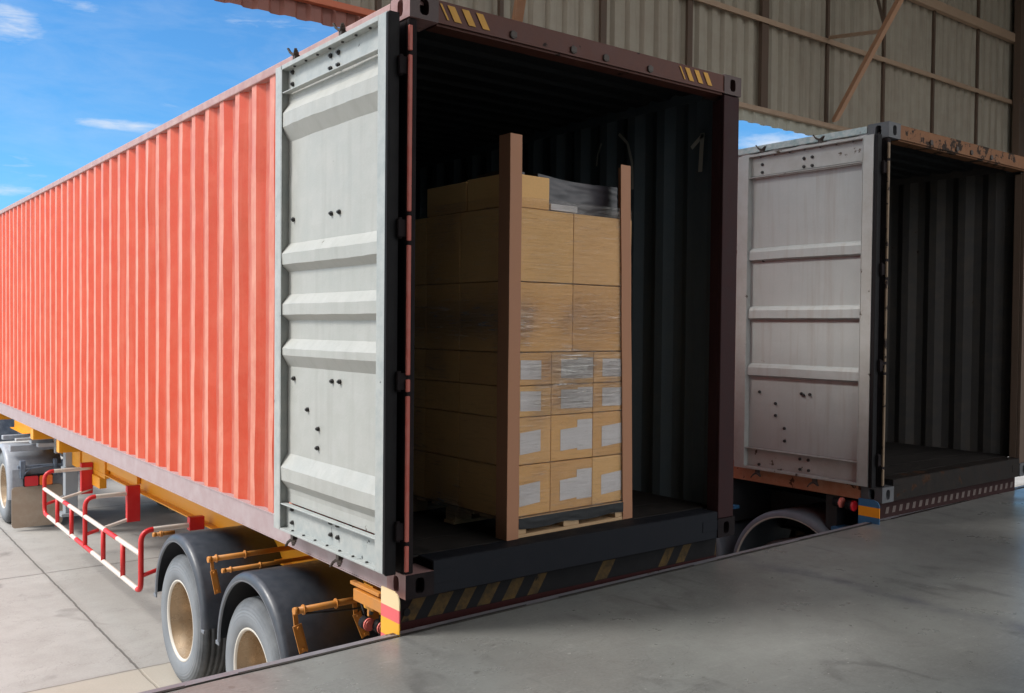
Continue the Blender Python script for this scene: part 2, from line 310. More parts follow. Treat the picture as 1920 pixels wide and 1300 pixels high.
# ------------------------------------------------------------------ mesh building
class MB:
    def __init__(s): s.v = []; s.f = []; s.m = []; s.sm = []
    def quad(s, pts, m=0, smooth=False):
        b = len(s.v); s.v += [tuple(p) for p in pts]; s.f.append(tuple(range(b, b+len(pts)))); s.m.append(m); s.sm.append(smooth); return s
    def box(s, x0, x1, y0, y1, z0, z1, m=0, fm=None):
        b = len(s.v)
        s.v += [(x, y, z) for x in (x0, x1) for y in (y0, y1) for z in (z0, z1)]
        fs = [(0, 1, 3, 2), (4, 6, 7, 5), (0, 4, 5, 1), (2, 3, 7, 6), (0, 2, 6, 4), (1, 5, 7, 3)]  # -x +x -y +y -z +z
        for i, f in enumerate(fs):
            s.f.append(tuple(b+k for k in f)); s.m.append(m if not fm else fm.get(i, m)); s.sm.append(False)
        return s
    def beam(s, a, b, w, h, m=0, up=(0, 0, 1)):
        a, b = Vector(a), Vector(b); d = (b-a).normalized(); r = d.cross(Vector(up)).normalized(); u = r.cross(d)
        k = len(s.v)
        for p in (a, b):
            for i, j in ((-1, -1), (1, -1), (1, 1), (-1, 1)): s.v.append(tuple(p+r*(i*w/2)+u*(j*h/2)))
        for f in ((0, 3, 2, 1), (4, 5, 6, 7), (0, 1, 5, 4), (1, 2, 6, 5), (2, 3, 7, 6), (3, 0, 4, 7)):
            s.f.append(tuple(k+q for q in f)); s.m.append(m); s.sm.append(False)
        return s
    def tube(s, path, rad, n=10, m=0, caps=True, mfun=None):
        P = [Vector(p) for p in path]; rings = []; prev = None
        for i, p in enumerate(P):
            d = ((P[min(i+1, len(P)-1)]-p).normalized()+(p-P[max(i-1, 0)]).normalized()).normalized()
            if prev is None: a = d.orthogonal().normalized()
            else: a = (prev-d*prev.dot(d)).normalized()
            prev = a; c = d.cross(a); k = len(s.v); rings.append(k)
            for j in range(n): s.v.append(tuple(p+(a*cos(2*pi*j/n)+c*sin(2*pi*j/n))*rad))
        for i in range(len(P)-1):
            mm = mfun(i) if mfun else m
            for j in range(n):
                s.f.append((rings[i]+j, rings[i]+(j+1) % n, rings[i+1]+(j+1) % n, rings[i+1]+j)); s.m.append(mm); s.sm.append(True)
        if caps:
            s.f.append(tuple(rings[0]+j for j in range(n))[::-1]); s.m.append(mfun(0) if mfun else m); s.sm.append(False)
            s.f.append(tuple(rings[-1]+j for j in range(n))); s.m.append(mfun(len(P)-2) if mfun else m); s.sm.append(False)
        return s
    def lathe(s, prof, n=48, m=0, cx=0, cy=0, cz=0, mfun=None, a0=0, a1=2*pi, flip=False):
        """profile of (x, r) turned about the X axis through (cy, cz)"""
        full = abs(a1-a0-2*pi) < 1e-6; k = len(s.v); na = n if full else n+1
        for (x, r) in prof:
            for j in range(na):
                a = a0+(a1-a0)*j/n; s.v.append((cx+x, cy+r*cos(a), cz+r*sin(a)))
        for i in range(len(prof)-1):
            for j in range(n):
                j2 = (j+1) % na
                f = (k+i*na+j, k+i*na+j2, k+(i+1)*na+j2, k+(i+1)*na+j)
                s.f.append(f[::-1] if flip else f); s.m.append(mfun(i) if mfun else m); s.sm.append(True)
        return s
    def holed(s, o, eu, ev, w, h, hw, hh, depth, m=0, mh=1, n=24, cu=None, cv=None):
        """rectangle with an oval hole running inwards; o = corner, normal = eu x ev"""
        o, eu, ev = Vector(o), Vector(eu), Vector(ev); nn = eu.cross(ev)
        cu = w/2 if cu is None else cu; cv = h/2 if cv is None else cv
        k = len(s.v); ring = []
        for j in range(n):
            a = 2*pi*(j+.5)/n; c_, s_ = cos(a), sin(a)
            t = min(((w-cu) if c_ > 0 else cu)/max(abs(c_), 1e-6), ((h-cv) if s_ > 0 else cv)/max(abs(s_), 1e-6))
            ring.append((cu+c_*t, cv+s_*t))
        e = .62
        for (a, b) in ring: s.v.append(tuple(o+eu*a+ev*b))
        for dep in (0, depth):
            for j in range(n):
                a = 2*pi*(j+.5)/n; c_, s_ = cos(a), sin(a)
                x = math.copysign(abs(c_)**e, c_)*hw; y = math.copysign(abs(s_)**e, s_)*hh
                s.v.append(tuple(o+eu*(cu+x)+ev*(cv+y)-nn*dep))
        for j in range(n):
            j2 = (j+1) % n
            s.f.append((k+j, k+j2, k+n+j2, k+n+j)); s.m.append(m); s.sm.append(False)
            s.f.append((k+n+j, k+n+j2, k+2*n+j2, k+2*n+j)); s.m.append(m); s.sm.append(False)
        s.f.append(tuple(k+2*n+j for j in range(n))); s.m.append(mh); s.sm.append(False)
        # the four true corners
        def corner(a, b):
            P = o+eu*a+ev*b; kk = len(s.v); s.v.append(tuple(P))
            ds = sorted(range(n), key=lambda j: (ring[j][0]-a)**2+(ring[j][1]-b)**2)[:2]
            s.f.append((kk, k+ds[0], k+ds[1])); s.m.append(m); s.sm.append(False)
        for a in (0, w):
            for b in (0, h): corner(a, b)
        return s
    def disc(s, c, nrm, r, t, n=12, m=0):
        c, nrm = Vector(c), Vector(nrm).normalized(); return s.tube([c, c+nrm*t], r, n, m)
    def build(s, name, mats, parent=None, loc=None, rotz=0, bevel=0):
        me = bpy.data.meshes.new(name); me.from_pydata(s.v, [], s.f)
        if not isinstance(mats, (list, tuple)): mats = [mats]
        for q in mats: me.materials.append(q)
        for p, mi, sm in zip(me.polygons, s.m, s.sm): p.material_index = mi; p.use_smooth = sm
        me.validate(); me.update()
        o = bpy.data.objects.new(name, me); C.objects.link(o)
        if parent: o.parent = parent
        if loc: o.location = loc
        o.rotation_euler = (0, 0, rotz)
        if bevel:
            b = o.modifiers.new('b', 'BEVEL'); b.width = bevel; b.segments = 2; b.limit_method = 'ANGLE'
        return o
def thing(name, label, cat, loc=(0, 0, 0), rotz=0, group=None):
    o = bpy.data.objects.new(name, None); C.objects.link(o); o.location = loc; o.rotation_euler = (0, 0, rotz)
    return tag(o, label, cat, group)
def tag(o, label, cat=None, group=None, kind=None):
    if label: o['label'] = label
    if cat: o['category'] = cat
    if group: o['group'] = group
    if kind: o['kind'] = kind
    return o
def nz3(x, y, z, s=1.): return mnoise.noise(Vector((x*s, y*s, z*s)))

GZ = -1.42     # yard level; z = 0 is the underside of the containers
DZ = -.16      # dock floor
# ------------------------------------------------------------------ setting: yard and dock
def edge_y(x): return .02+.029*x
m = MB(); m.quad([(-400, -400, GZ), (400, -400, GZ), (400, 800, GZ), (-400, 800, GZ)])
tag(m.build('yard_ground', MT['slab']), 'pale concrete slab yard with dark joints', kind='structure')
m = MB()
xs = [-14+i*1.0 for i in range(60)]
for a, b in zip(xs, xs[1:]):
    m.quad([(a, -14, DZ), (b, -14, DZ), (b, edge_y(b)-.05, DZ), (a, edge_y(a)-.05, DZ)])
m.quad([(-14, edge_y(-14), DZ-.01), (45, edge_y(45), DZ-.01), (45, edge_y(45), GZ), (-14, edge_y(-14), GZ)], 1)
tag(m.build('dock_floor', [MT['dock'], MT['dockwall']]), 'smooth grey concrete loading dock floor', kind='structure')
m = MB()
n = 260; pts = []
for i in range(n+1):
    x = -14+i*59/n; pts.append(x)
for i in range(n):
    a, b = pts[i], pts[i+1]
    def wob(x): return .006*nz3(x*9, 1, 2)
    m.quad([(a, edge_y(a)-.038+wob(a), DZ+.004), (b, edge_y(b)-.038+wob(b), DZ+.004), (b, edge_y(b)+.012, DZ+.002), (a, edge_y(a)+.012, DZ+.002)], 0)
    m.quad([(a, edge_y(a)+.012, DZ+.002), (b, edge_y(b)+.012, DZ+.002), (b, edge_y(b)+.012, DZ-.09), (a, edge_y(a)+.012, DZ-.09)], 0)
    if nz3(a*2.2, 3, 1) > -.22:
        m.quad([(a, edge_y(a)-.05+wob(a)*1.5, DZ+.0045), (b, edge_y(b)-.05+wob(b)*1.5, DZ+.0045), (b, edge_y(b)-.036+wob(b), DZ+.0065), (a, edge_y(a)-.036+wob(a), DZ+.0065)], 1)
tag(m.build('dock_edge_strip', [MT['nosing'], MT['black_mark']]), 'steel edge strip along the loading dock', kind='structure')

# ------------------------------------------------------------------ warehouse
WY = 4.0
wh = thing('warehouse', 'brown grey corrugated warehouse wall and roof hanging above both containers', 'warehouse', (0, 0, 0))
def corr(x0, x1, z0f, z1f, y, m_, pitch=.25, mi=0, dep=.035):
    x = x0; prof = []
    while x < x1:
        for dx, dy in ((0, 0), (.10, 0), (.135, dep), (.215, dep)): prof.append((x+dx*pitch/.25, y+dy))
        x += pitch
    prof.append((x, y))
    for (a, ya), (b, yb) in zip(prof, prof[1:]):
        m_.quad([(a, ya, z0f), (b, yb, z0f), (b, yb, z1f), (a, ya, z1f)], mi)
XL = -.6; XR = 44
m = MB(); corr(XL, XR, 4.215, 7.7, WY+.03, m, pitch=.241, dep=.05); m.build('wall_cladding', MT['clad'], wh)
m = MB(); corr(XL, 3.0, 4.06, 4.25, WY+.0265, m); o = m.build('cladding_skirt', MT['clad_red'], wh); o['label'] = 'short red skirt of cladding below the red eave beam'
m = MB(); corr(3.0, XR, 4.03, 4.22, WY+.0265, m); o = m.build('cladding_skirt', MT['clad_pale'], wh); o['label'] = 'short pale skirt of cladding below the bottom beam'
m = MB(); m.box(XL, 2.9, WY-.05, WY+.022, 4.205, 4.265); m.build('bottom_beam', MT['redgirt'], wh, bevel=.004)
m = MB(); m.box(2.903, XR, WY-.05, WY+.022, 4.175, 4.235); m.build('bottom_beam', MT['girt'], wh, bevel=.004)
for z, hh, dd, mt in ((5.385, .042, .06, 'girt'), (6.50, .12, .10, 'girt')):
    m = MB(); m.box(XL, XR, WY-dd, WY+.022, z-hh/2, z+hh/2); m.box(XL, XR, WY-dd, WY-dd+.005, z-hh/2-.025, z-hh/2-.001)
    m.build('girt', MT[mt], wh)
x = 4.972-1.445*3
k = 0
while x < XR:
    wd = {3: .09, 4: .09, 5: .14}.get(k, .05)
    m = MB(); m.box(x-wd/2, x+wd/2, WY-.012 if k != 5 else WY-.03, WY+.024, 4.24, 7.6); m.build('column', MT['column'], wh)
    x += 1.445; k += 1
# knee braces reaching from the wall foot up into the hall
for bx in (9.35, 3.55+.05, 15.1, 20.9):
    o0 = Vector((bx, WY-.09, 4.27))
    top = Vector((bx-.05+(8.615+.0-9.35)*1.0+.0, 2.5, 5.424)); top = o0+(top-o0)*1.9
    m = MB(); m.beam(o0, top, .06, .045, up=(1, 0, 0)); m.beam(o0+Vector((.036, 0, 0)), top+Vector((.036, 0, 0)), .012, .11, up=(1, 0, 0))
    m.build('brace', MT['brace'], wh)
    p = o0+(top-o0)*.44
    q = Vector((bx-.13, WY-.09, 5.41)); m = MB(); m.beam(q, o0+(top-o0)*.40, .045, .045); m.build('strut', MT['girt'], wh)
    q = Vector((bx+.95, WY-.09, 6.4)); m = MB(); m.beam(q, o0+(top-o0)*.42, .035, .035); m.build('strut', MT['column'], wh)
# frame legs and angled ties near the far right
for bx in (14.9,):
    m = MB(); m.box(bx-.14, bx+.14, WY-.2, WY-.08, 4.24, 7.5); m.build('frame_column', MT['column'], wh, bevel=.006)
    for z in (5.4, 6.52):
        m = MB(); m.beam((bx, WY-.2, z), (bx+1.5, WY-1.6, z+.25), .05, .06); m.build('strut', MT['girt'], wh)
# roof, purlins, rafters
m = MB(); corr(XL, XR, 0, 1, 0, m)
rv = []
m2 = MB()
for f in range(0, len(m.v), 4):
    a, b = m.v[f], m.v[f+1]
    m2.quad([(a[0], WY+.3, 7.55+a[1]), (b[0], WY+.3, 7.55+b[1]), (b[0], -5, 8.9+b[1]), (a[0], -5, 8.9+a[1])])
m2.build('roof', MT['roof'], wh)
for i in range(6):
    y = WY-.4-i*1.6; z = 7.5+(WY+.3-y)*(8.9-7.55)/9.3-.02
    m = MB(); m.box(XL, XR, y-.04, y+.04, z-.16, z); m.build('purlin', MT['girt'], wh)
for bx in (3.6, 9.35, 15.1, 20.9, 26.6):
    m = MB(); m.beam((bx, WY-.1, 6.95), (bx, -4.8, 8.2), .12, .1, up=(1, 0, 0)); m.beam((bx, WY-.1, 7.35), (bx, -4.8, 8.6), .12, .1, up=(1, 0, 0))
    for i in range(6):
        y = WY-.3-i*1.4; zz = 6.95+(WY-.1-y)*1.25/8.7; m.beam((bx, y, zz), (bx, y-.7, zz+.5), .05, .05); m.beam((bx, y-.7, zz+.5), (bx, y-1.4, zz+.2), .05, .05)
    m.build('roof_truss', MT['column'], wh)

# unseen walls and roof added to block and steer daylight, open behind the camera
HB = -4.9; HL = -5.0
m = MB(); m.box(HL, XL, -.25, -.1, 3.3, 8.3); m.build('added_front_blocker', MT['clad'], wh)
m = MB(); m.quad([(HL, -.2, 8.2), (XL, -.2, 8.2), (XL, -5, 8.9), (HL, -5, 8.9)]); m.build('added_roof_blocker', MT['roof'], wh)
m = MB(); m.box(HL-.2, HL, HB, -.26, DZ, 8.8); m.build('added_end_blocker', MT['blocker_wall'], wh)
for a, b in ((HL, -.1), (13, XR)): m = MB(); m.box(a, b, HB-.3, HB-.11, DZ, 8.85); m.build('added_back_blocker', MT['blocker_wall'], wh)
# ------------------------------------------------------------------ containers
W_, L_, H_ = 2.438, 12.192, 2.896
def corrugated_side(y0, y1, z0, z1, xo, xi, pitch, phase, mats, dent=0, flip=1, rows=26):
    """side wall sheet; xo outer face x, xi inner face x"""
    prof = []; y = phase-pitch*math.ceil((phase-y0)/pitch+1)
    q = pitch/.278
    while y < y1+pitch:
        # outer face [y-.072,y], then slope towards the camera, inner face, slope back
        for dy, xx in ((0, xo), (-.072*q, xo), (-.140*q, xi), (-.210*q, xi)): prof.append((y+dy, xx))
        y += pitch
    prof.sort(); prof = [(min(max(a, y0), y1), b) for a, b in prof if y0-.08 < a < y1+.08]
    m = MB(); k = len(prof)
    for j in range(rows+1):
        z = z0+(z1-z0)*j/rows
        for i, (a, b) in enumerate(prof):
            d = 0
            if dent:
                near = 1.0/(1+max(0, a-1.2)*.35)
                d = dent*near*(nz3(a*3.1, z*1.1, 5)*.7+nz3(a*8, z*4, 9)*.5)
                if b == xo and a < 5.5: d -= .010*max(0, nz3(a*11, z*3.3, 2))*(1 if z > 2.2 or z < .7 else .4)
                d = max(-.035, min(.0045, d*min(1, (z-z0)*4, (z1-z)*4)))
            m.v.append((b+flip*d, a+(d*.6 if dent else 0), z))
    for j in range(rows):
        for i in range(k-1):
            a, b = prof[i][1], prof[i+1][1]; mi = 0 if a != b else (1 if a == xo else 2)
            m.f.append((j*k+i, j*k+i+1, (j+1)*k+i+1, (j+1)*k+i)); m.m.append(mi if mats else 0); m.sm.append(False)
    return m
def casting(m, x, y, z, sx, sy, top, rear=0):
    """solid 178 x 162 x 118 corner with oval holes on its outer faces. x,y = outer corner; sx,sy = direction inwards"""
    w_, l_, h_ = .162, .178, .118
    x0, x1 = sorted((x, x+sx*w_)); y0, y1 = sorted((y, y+sy*l_)); z0, z1 = z, z+h_
    # side (x) face
    if sx > 0: m.holed((x0, y1, z0), (0, -1, 0), (0, 0, 1), l_, h_, .026, .040, .06)
    else: m.holed((x1, y0, z0), (0, 1, 0), (0, 0, 1), l_, h_, .026, .040, .06)
    if sy > 0: m.holed((x0, y0, z0), (1, 0, 0), (0, 0, 1), w_, h_, .026, .038, .06, m=2)
    else: m.holed((x1, y1, z0), (-1, 0, 0), (0, 0, 1), w_, h_, .026, .038, .06)
    if top: m.holed((x0, y0, z1), (1, 0, 0), (0, 1, 0), w_, l_, .03, .055, .04)
    else: m.quad([(x0, y0, z1), (x1, y0, z1), (x1, y1, z1), (x0, y1, z1)])
    m.quad([(x0, y1, z0), (x1, y1, z0), (x1, y0, z0), (x0, y0, z0)])
    xi = x1 if sx > 0 else x0; yi = y1 if sy > 0 else y0
    m.quad([(xi, y0, z0), (xi, y1, z0), (xi, y1, z1), (xi, y0, z1)]); m.quad([(x0, yi, z0), (x1, yi, z0), (x1, yi, z1), (x0, yi, z1)])

def cam_lock(parent, y, top, mt, x=-.085):
    """forked locking cam at the end of a door bar"""
    s = 1 if top else -1; z = 2.80 if top else .125
    m = MB()
    m.box(x+.0, x+.03, y-.016, y+.016, z-.01 if top else z-.03, z+.03 if top else z+.01)
    for sgn in (-1, 1):
        path = [(x+.015, y, z+s*.03), (x+.005, y+sgn*.02, z+s*.036), (x-.005, y+sgn*.036, z+s*.05 if sgn > 0 else z+s*.044), (x-.012, y+sgn*.05, z+s*(.074 if sgn > 0 else .05))]
        for i, (a, b) in enumerate(zip(path, path[1:])): m.beam(a, b, .03-.007*i, .016-.003*i)
    m.build('locking_cam', mt, parent, bevel=.002)

def door(parent, kind):
    if kind == 'white': mp, me = MT['door_white'], MT['door_edge']
    else: mp, me = MT['door_grey'], MT['door_grey_edge']
    d = MB()
    if kind == 'white':
        prof = [(.285, 0), (.34, 0), (.367, .004), (.416, .042), (.49, .044), (.569, .0), (1.075, 0), (1.141, .042), (1.18, .044), (1.235, .0),
                (1.34, 0), (1.373, .042), (1.434, .044), (1.49, 0), (1.62, 0), (1.66, .042), (1.721, .044), (1.781, 0), (2.37, 0), (2.45, .044), (2.525, .042), (2.58, .006), (2.634, 0), (2.668, 0)]
        y0, y1 = .135, 1.255
    else:
        def hat(z): return [(z-.062, 0), (z-.048, .034), (z+.018, .034), (z+.042, .022), (z+.052, 0)]
        prof = [(.30, 0)]+hat(.975)+hat(1.46)+hat(1.955)+[(2.63, 0)]; y0, y1 = .15, 1.225
    xb = -.042
    ny = 22
    sub = []
    for (za, da), (zb, db) in zip(prof, prof[1:]):
        n_ = max(1, int((zb-za)/.08))
        for i in range(n_): sub.append((za+(zb-za)*i/n_, da+(db-da)*i/n_))
    sub.append(prof[-1]); k = ny+1
    for (z, dd) in sub:
        for i in range(k):
            y = y0+(y1-y0)*i/ny
            w_ = (.0022*nz3(y*3, z*3, 4)+.0012*nz3(y*13, z*13, 4))*(1.6 if dd > .01 else 1)
            if kind == 'white' and .36 < z < .5: w_ += .0045*max(0, nz3(y*12, z*9, 8))
            d.v.append((xb-dd-w_*1.5, y, z+w_))
    for j in range(len(sub)-1):
        for i in range(ny):
            d.f.append((j*k+i, j*k+i+1, (j+1)*k+i+1, (j+1)*k+i)); d.m.append(0); d.sm.append(False)
    panel = d.build('door_panel', mp, parent)
    m = MB()
    if kind == 'white':
        m.box(-.092, -.03, .048, .134, .125, 2.80)                         # hinge side stile
        m.box(-.092, -.03, 1.256, 1.335, .125, 2.80)
        m.box(-.092, -.087, 1.245, 1.2555, .125, 2.80)
        for zz in (.126, 2.66): m.box(-.049, -.036, .1345, 1.2555, zz, zz+.14)
        m.box(-.092, -.03, .1345, 1.2555, 2.775, 2.801); m.box(-.092, -.03, .1345, 1.2555, .1245, .138)
        m.box(-.088, -.05, .1345, 1.2555, 2.640, 2.6475); m.box(-.088, -.05, .1345, 1.2555, .2745, .282)
    else:
        m.box(-.092, -.03, .062, .1495, .125, 2.80); m.box(-.092, -.03, 1.2255, 1.335, .125, 2.80)
        m.box(-.097, -.0925, 1.2245, 1.292, .145, 2.74)
        for zz in (.126, 2.62): m.box(-.049, -.036, .1495, 1.2255, zz, zz+.17)
        m.box(-.092, -.03, .1497, 1.2253, 2.78, 2.801); m.box(-.092, -.03, .1497, 1.2253, .1245, .145)
        m.box(-.09, -.05, .1497, 1.2253, 2.600, 2.6065); m.box(-.09, -.05, .1497, 1.2253, .298, .3045)
        m.box(-.0935, -.05, .151, .155, .13, 2.79)
    fr = m.build('door_frame', me, parent, bevel=.003)
    g = MB(); g.box(-.088, -.032, .030, .0475 if kind == 'white' else .0615, .12, 2.80); g.box(-.10, -.088, .022, .046, .13, 2.79)
    g.build('gasket', MT['gasket'], parent, bevel=.004)
    if kind == 'white':
        bl = [(.709, 2.743), (.62, 2.741), (.708, 2.675), (.62, 2.675), (1.184, 2.755), (1.183, 2.687), (.705, 1.909), (.614, 1.909), (1.181, 1.917), (1.165, 1.007), (.685, 1.016), (.599, 1.018),
              (.983, .842), (.85, .746), (.857, .64), (.676, .262), (.595, .262), (.675, .198), (.595, .198), (1.162, .254), (1.161, .178)]
    else:
        bl = [(.703, 2.708), (.625, 2.709), (.702, 2.64), (.625, 2.64), (1.114, 2.711), (1.113, 2.645), (1.111, .785), (.695, .795), (.675, .785), (.615, .793), (.947, .697), (.945, .597), (.854, .496), (.849, .392), (.694, .261), (.615, .261), (.692, .177), (.61, .177), (1.099, .167), (1.09, 1.90)]
    for y, z in bl:
        xx = -.0425 if .29 < z < 2.6 else -.049
        B = MB(); B.disc((xx, y, z), (-1, 0, 0), .0135, .010, 6); B.disc((xx, y, z), (-1, 0, 0), .0075, .018, 8)
        B.build('bolt', MT['bolt'], parent)
    for i in range(7):
        for a, b, c in ((.1385, 1, 0), (2.774, -1, 0)): MB().disc((-.07, .25+i*.145, a), (0, 0, b), .008, .006, 8).build('rivet', MT['bolt'], parent)
    # locking bars on the hidden outer face and their cams, which stick out above and below the door
    for y in (1.10, .54):
        r = MB(); r.tube([(-.005-.006, y, .12), (-.011, y, 2.80)], .010, 8); r.build('locking_bar', MT['cam'], parent)
        cam_lock(parent, y, True, MT['cam']); cam_lock(parent, y, False, MT['cam'])

def container(label, loc, pal):
    t = thing('shipping_container', label, 'container', loc, 0, 'containers backed up to the dock')
    ph = 1.945; pitch = .2843
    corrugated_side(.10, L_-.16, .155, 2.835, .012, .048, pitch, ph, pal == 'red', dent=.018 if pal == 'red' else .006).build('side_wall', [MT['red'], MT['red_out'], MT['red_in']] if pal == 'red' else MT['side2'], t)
    mm = corrugated_side(.10, L_-.16, .155, 2.835, W_-.012, W_-.048, pitch, ph, None, dent=.006, flip=-1)
    mm.build('side_wall', MT['red'] if pal == 'red' else MT['side2'], t)
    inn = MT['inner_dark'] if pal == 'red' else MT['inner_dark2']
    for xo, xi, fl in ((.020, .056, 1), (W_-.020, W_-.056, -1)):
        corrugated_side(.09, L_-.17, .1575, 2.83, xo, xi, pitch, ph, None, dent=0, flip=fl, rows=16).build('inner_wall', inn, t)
    rail = MT['rail_pink'] if pal == 'red' else MT['orange_rust']
    top = MT['rail_pink'] if pal == 'red' else MT['flaky']
    for side in (0, 1):
        def X(a, b): return (a, b) if side == 0 else (W_-b, W_-a)
        m = MB(); m.box(*X(0, .052), .178, L_-.178, .004, .010); m.box(*X(.004, .010), .178, L_-.178, .0105, .148); m.box(*X(.0, .052), .178, L_-.178, .1485, .156)
        m.build('bottom_rail', MT['rail_grey'] if pal == 'red' else rail, t)
        m = MB(); m.box(*X(.0, .062), .178, L_-.178, 2.834, 2.890); m.build('top_rail', top, t, bevel=.006)
        m = MB(); m.box(*X(.0625, .068), .09, L_-.06, 2.80, 2.879); m.build('inner_rail', inn, t)
    # corner posts
    pm = MT['post_dark']
    for side in (0, 1):
        def X(a, b): return (a, b) if side == 0 else (W_-b, W_-a)
        m = MB(); m.box(*X(.004, .048 if side == 0 else .150), .004, .034, .119, 2.777); m.box(*X(.004, .022), .0345, .158, .119, 2.777)
        if side: m.box(*X(.130, .150), .0345, .10, .16, 2.75)
        m.build('corner_post', pm if side == 0 else (MT['post_maroon'] if pal == 'red' else MT['column']), t, bevel=.005)
        m = MB(); m.box(*X(.0, .150), L_-.15, L_-.002, .119, 2.777); m.build('corner_post', rail, t, bevel=.005)
    # worn edge bar with hinge lugs
    for a, b in ((.28, .98), (1.00, 1.06), (1.08, 1.70), (1.86, 2.60), (1.72, 1.84), (2.62, 2.74), (.135, .26)):
        m = MB(); m.box(-.005, .015, -.012, .003, a, b); m.build('hinge_edge', MT['rodred'] if pal == 'red' else MT['rust_post'], t, bevel=.004)
    for z in (.33, 1.05, 1.78, 2.55):
        m = MB(); m.box(-.045, .0035, .004, .029, z-.04, z+.04); m.tube([(-.032, .016, z-.05), (-.032, .016, z+.05)], .010, 10)
        m.build('hinge', MT['post_dark'], t)
    # header, sill, roof, floor, front end
    hm = MT['maroon'] if pal == 'red' else MT['header2']
    m = MB(); m.box(.1625, W_-.1625, .0, .012, 2.788, 2.893); m.box(.1625, W_-.1625, .0125, .13, 2.882, 2.892); m.box(.1625, W_-.1625, .0125, .11, 2.772, 2.786)
    m.box(.1625, W_-.1625, -.004, .0, 2.783, 2.793)
    m.build('header', hm, t)
    for xx in (.52, .93, 1.17, 1.52):
        m = MB(); m.disc((xx+.1, -.0005, 2.815), (0, -1, 0), .022, .010, 12); m.box(xx+.08, xx+.12, -.012, -.001, 2.80, 2.83)
        m.build('header_lug', MT['cam'], t, bevel=.003)
    if pal == 'red':
        for x0, wd in ((.170, .012), (.213, .043), (.298, .043), (.384, .043), (1.868, .012), (1.915, .040), (1.998, .040), (2.080, .040)):
            sh = .055; m = MB(); m.quad([(x0, -.0045, 2.878), (x0+sh*.8, -.0045, 2.806), (x0+wd+sh*.8, -.0045, 2.806), (x0+wd, -.0045, 2.878)][::-1])
            m.build('hazard_stripe', MT['yellow_mark'], t)
    m = MB(); m.box(.1625, W_-.1625, .0, .012, .0, .165); m.box(.1625, W_-.1625, .0125, .14, .157, .1665); m.box(.1625, .30, -.0035, -.0005, .05, .115); m.box(W_-.30, W_-.1625, -.0035, -.0005, .05, .115)
    m.build('door_sill', MT['sill'] if pal == 'red' else MT['sill_brown'], t, bevel=.002)
    m = MB()
    for i in range(43):
        a = .14+i*.28
        m.box(.052, W_-.052, a, a+.274, .1575, .1685)
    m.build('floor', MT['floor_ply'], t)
    m = MB(); pr = []; y = .12
    while y < L_-.1:
        for dy, z in ((0, 2.855), (.10, 2.855), (.125, 2.875), (.185, 2.875)): pr.append((y+dy, z))
        y += .209
    for (a, za), (b, zb) in zip(pr, pr[1:]):
        m.quad([(.06, a, za), (.06, b, zb), (W_-.06, b, zb), (W_-.06, a, za)])
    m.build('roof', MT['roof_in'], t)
    m = MB(); x = .1
    while x < W_-.15:
        m.quad([(x, L_-.05, .16), (x+.07, L_-.05, .16), (x+.07, L_-.05, 2.84), (x, L_-.05, 2.84)]); m.quad([(x+.07, L_-.05, .16), (x+.11, L_-.095, .16), (x+.11, L_-.095, 2.84), (x+.07, L_-.05, 2.84)])
        m.quad([(x+.11, L_-.095, .16), (x+.18, L_-.095, .16), (x+.18, L_-.095, 2.84), (x+.11, L_-.095, 2.84)]); m.quad([(x+.18, L_-.095, .16), (x+.22, L_-.05, .16), (x+.22, L_-.05, 2.84), (x+.18, L_-.095, 2.84)]); x += .22
    m.box(.06, W_-.06, L_-.04, L_-.01, .1, 2.88)
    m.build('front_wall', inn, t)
    for sx_, xx in ((1, 0), (-1, W_)):
        for sy_, yy in ((1, 0), (-1, L_)):
            for tp, zz in ((False, 0), (True, H_-.118+.003)):
                m = MB(); casting(m, xx, yy-(.006 if sy_ > 0 else 0), zz, sx_, sy_, tp)
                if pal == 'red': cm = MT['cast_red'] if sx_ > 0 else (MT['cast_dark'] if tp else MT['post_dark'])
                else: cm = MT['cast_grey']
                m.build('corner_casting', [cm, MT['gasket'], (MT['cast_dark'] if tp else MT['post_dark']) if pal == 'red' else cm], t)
    for i in range(30):
        m = MB(); m.box(.06, W_-.06, .3+i*.4, .345+i*.4, .03, .149); m.build('cross_member', MT['blackch'] if pal != 'red' else MT['post_dark'], t)
    dr = thing('left_door', None, None); dr.name = 'door'; dr.parent = t
    door(dr, 'white' if pal == 'red' else 'grey')
    dr['label'] = 'off white door folded back flat against the side, deep pressed ribs' if pal == 'red' else 'dirty grey white door folded back against the side, three hat ribs'
    return t
c1 = container('red corrugated container with pale ribbed door open, holding the wrapped pallet load', (0, 0, 0), 'red')
c2 = container('rusty edged container with dirty grey door open, standing empty on the right', (4.24, .052, -.004), 'rust')
# painted marks on the right inner wall of the red container
xw = W_-.062
def stroke(pts, wd):
    m = MB()
    for (a, b) in zip(pts, pts[1:]):
        (y0, z0), (y1, z1) = a, b; dy, dz = y1-y0, z1-z0; l = math.hypot(dy, dz); ny, nz_ = -dz/l*wd/2, dy/l*wd/2
        m.quad([(xw-.012, y0+ny, z0+nz_), (xw-.012, y1+ny, z1+nz_), (xw-.012, y1-ny, z1-nz_), (xw-.012, y0-ny, z0-nz_)])
    o = m.build('wall_marking', MT['chalk'], c1)
stroke([(.335, 2.50), (.235, 2.575)], .028); stroke([(.243, 2.585), (.258, 2.335)], .034)
stroke([(1.02, 2.70), (.93, 2.62), (.885, 2.48), (.875, 2.29)], .022); stroke([(1.20, 2.66), (1.24, 2.58), (1.25, 2.50)], .016)


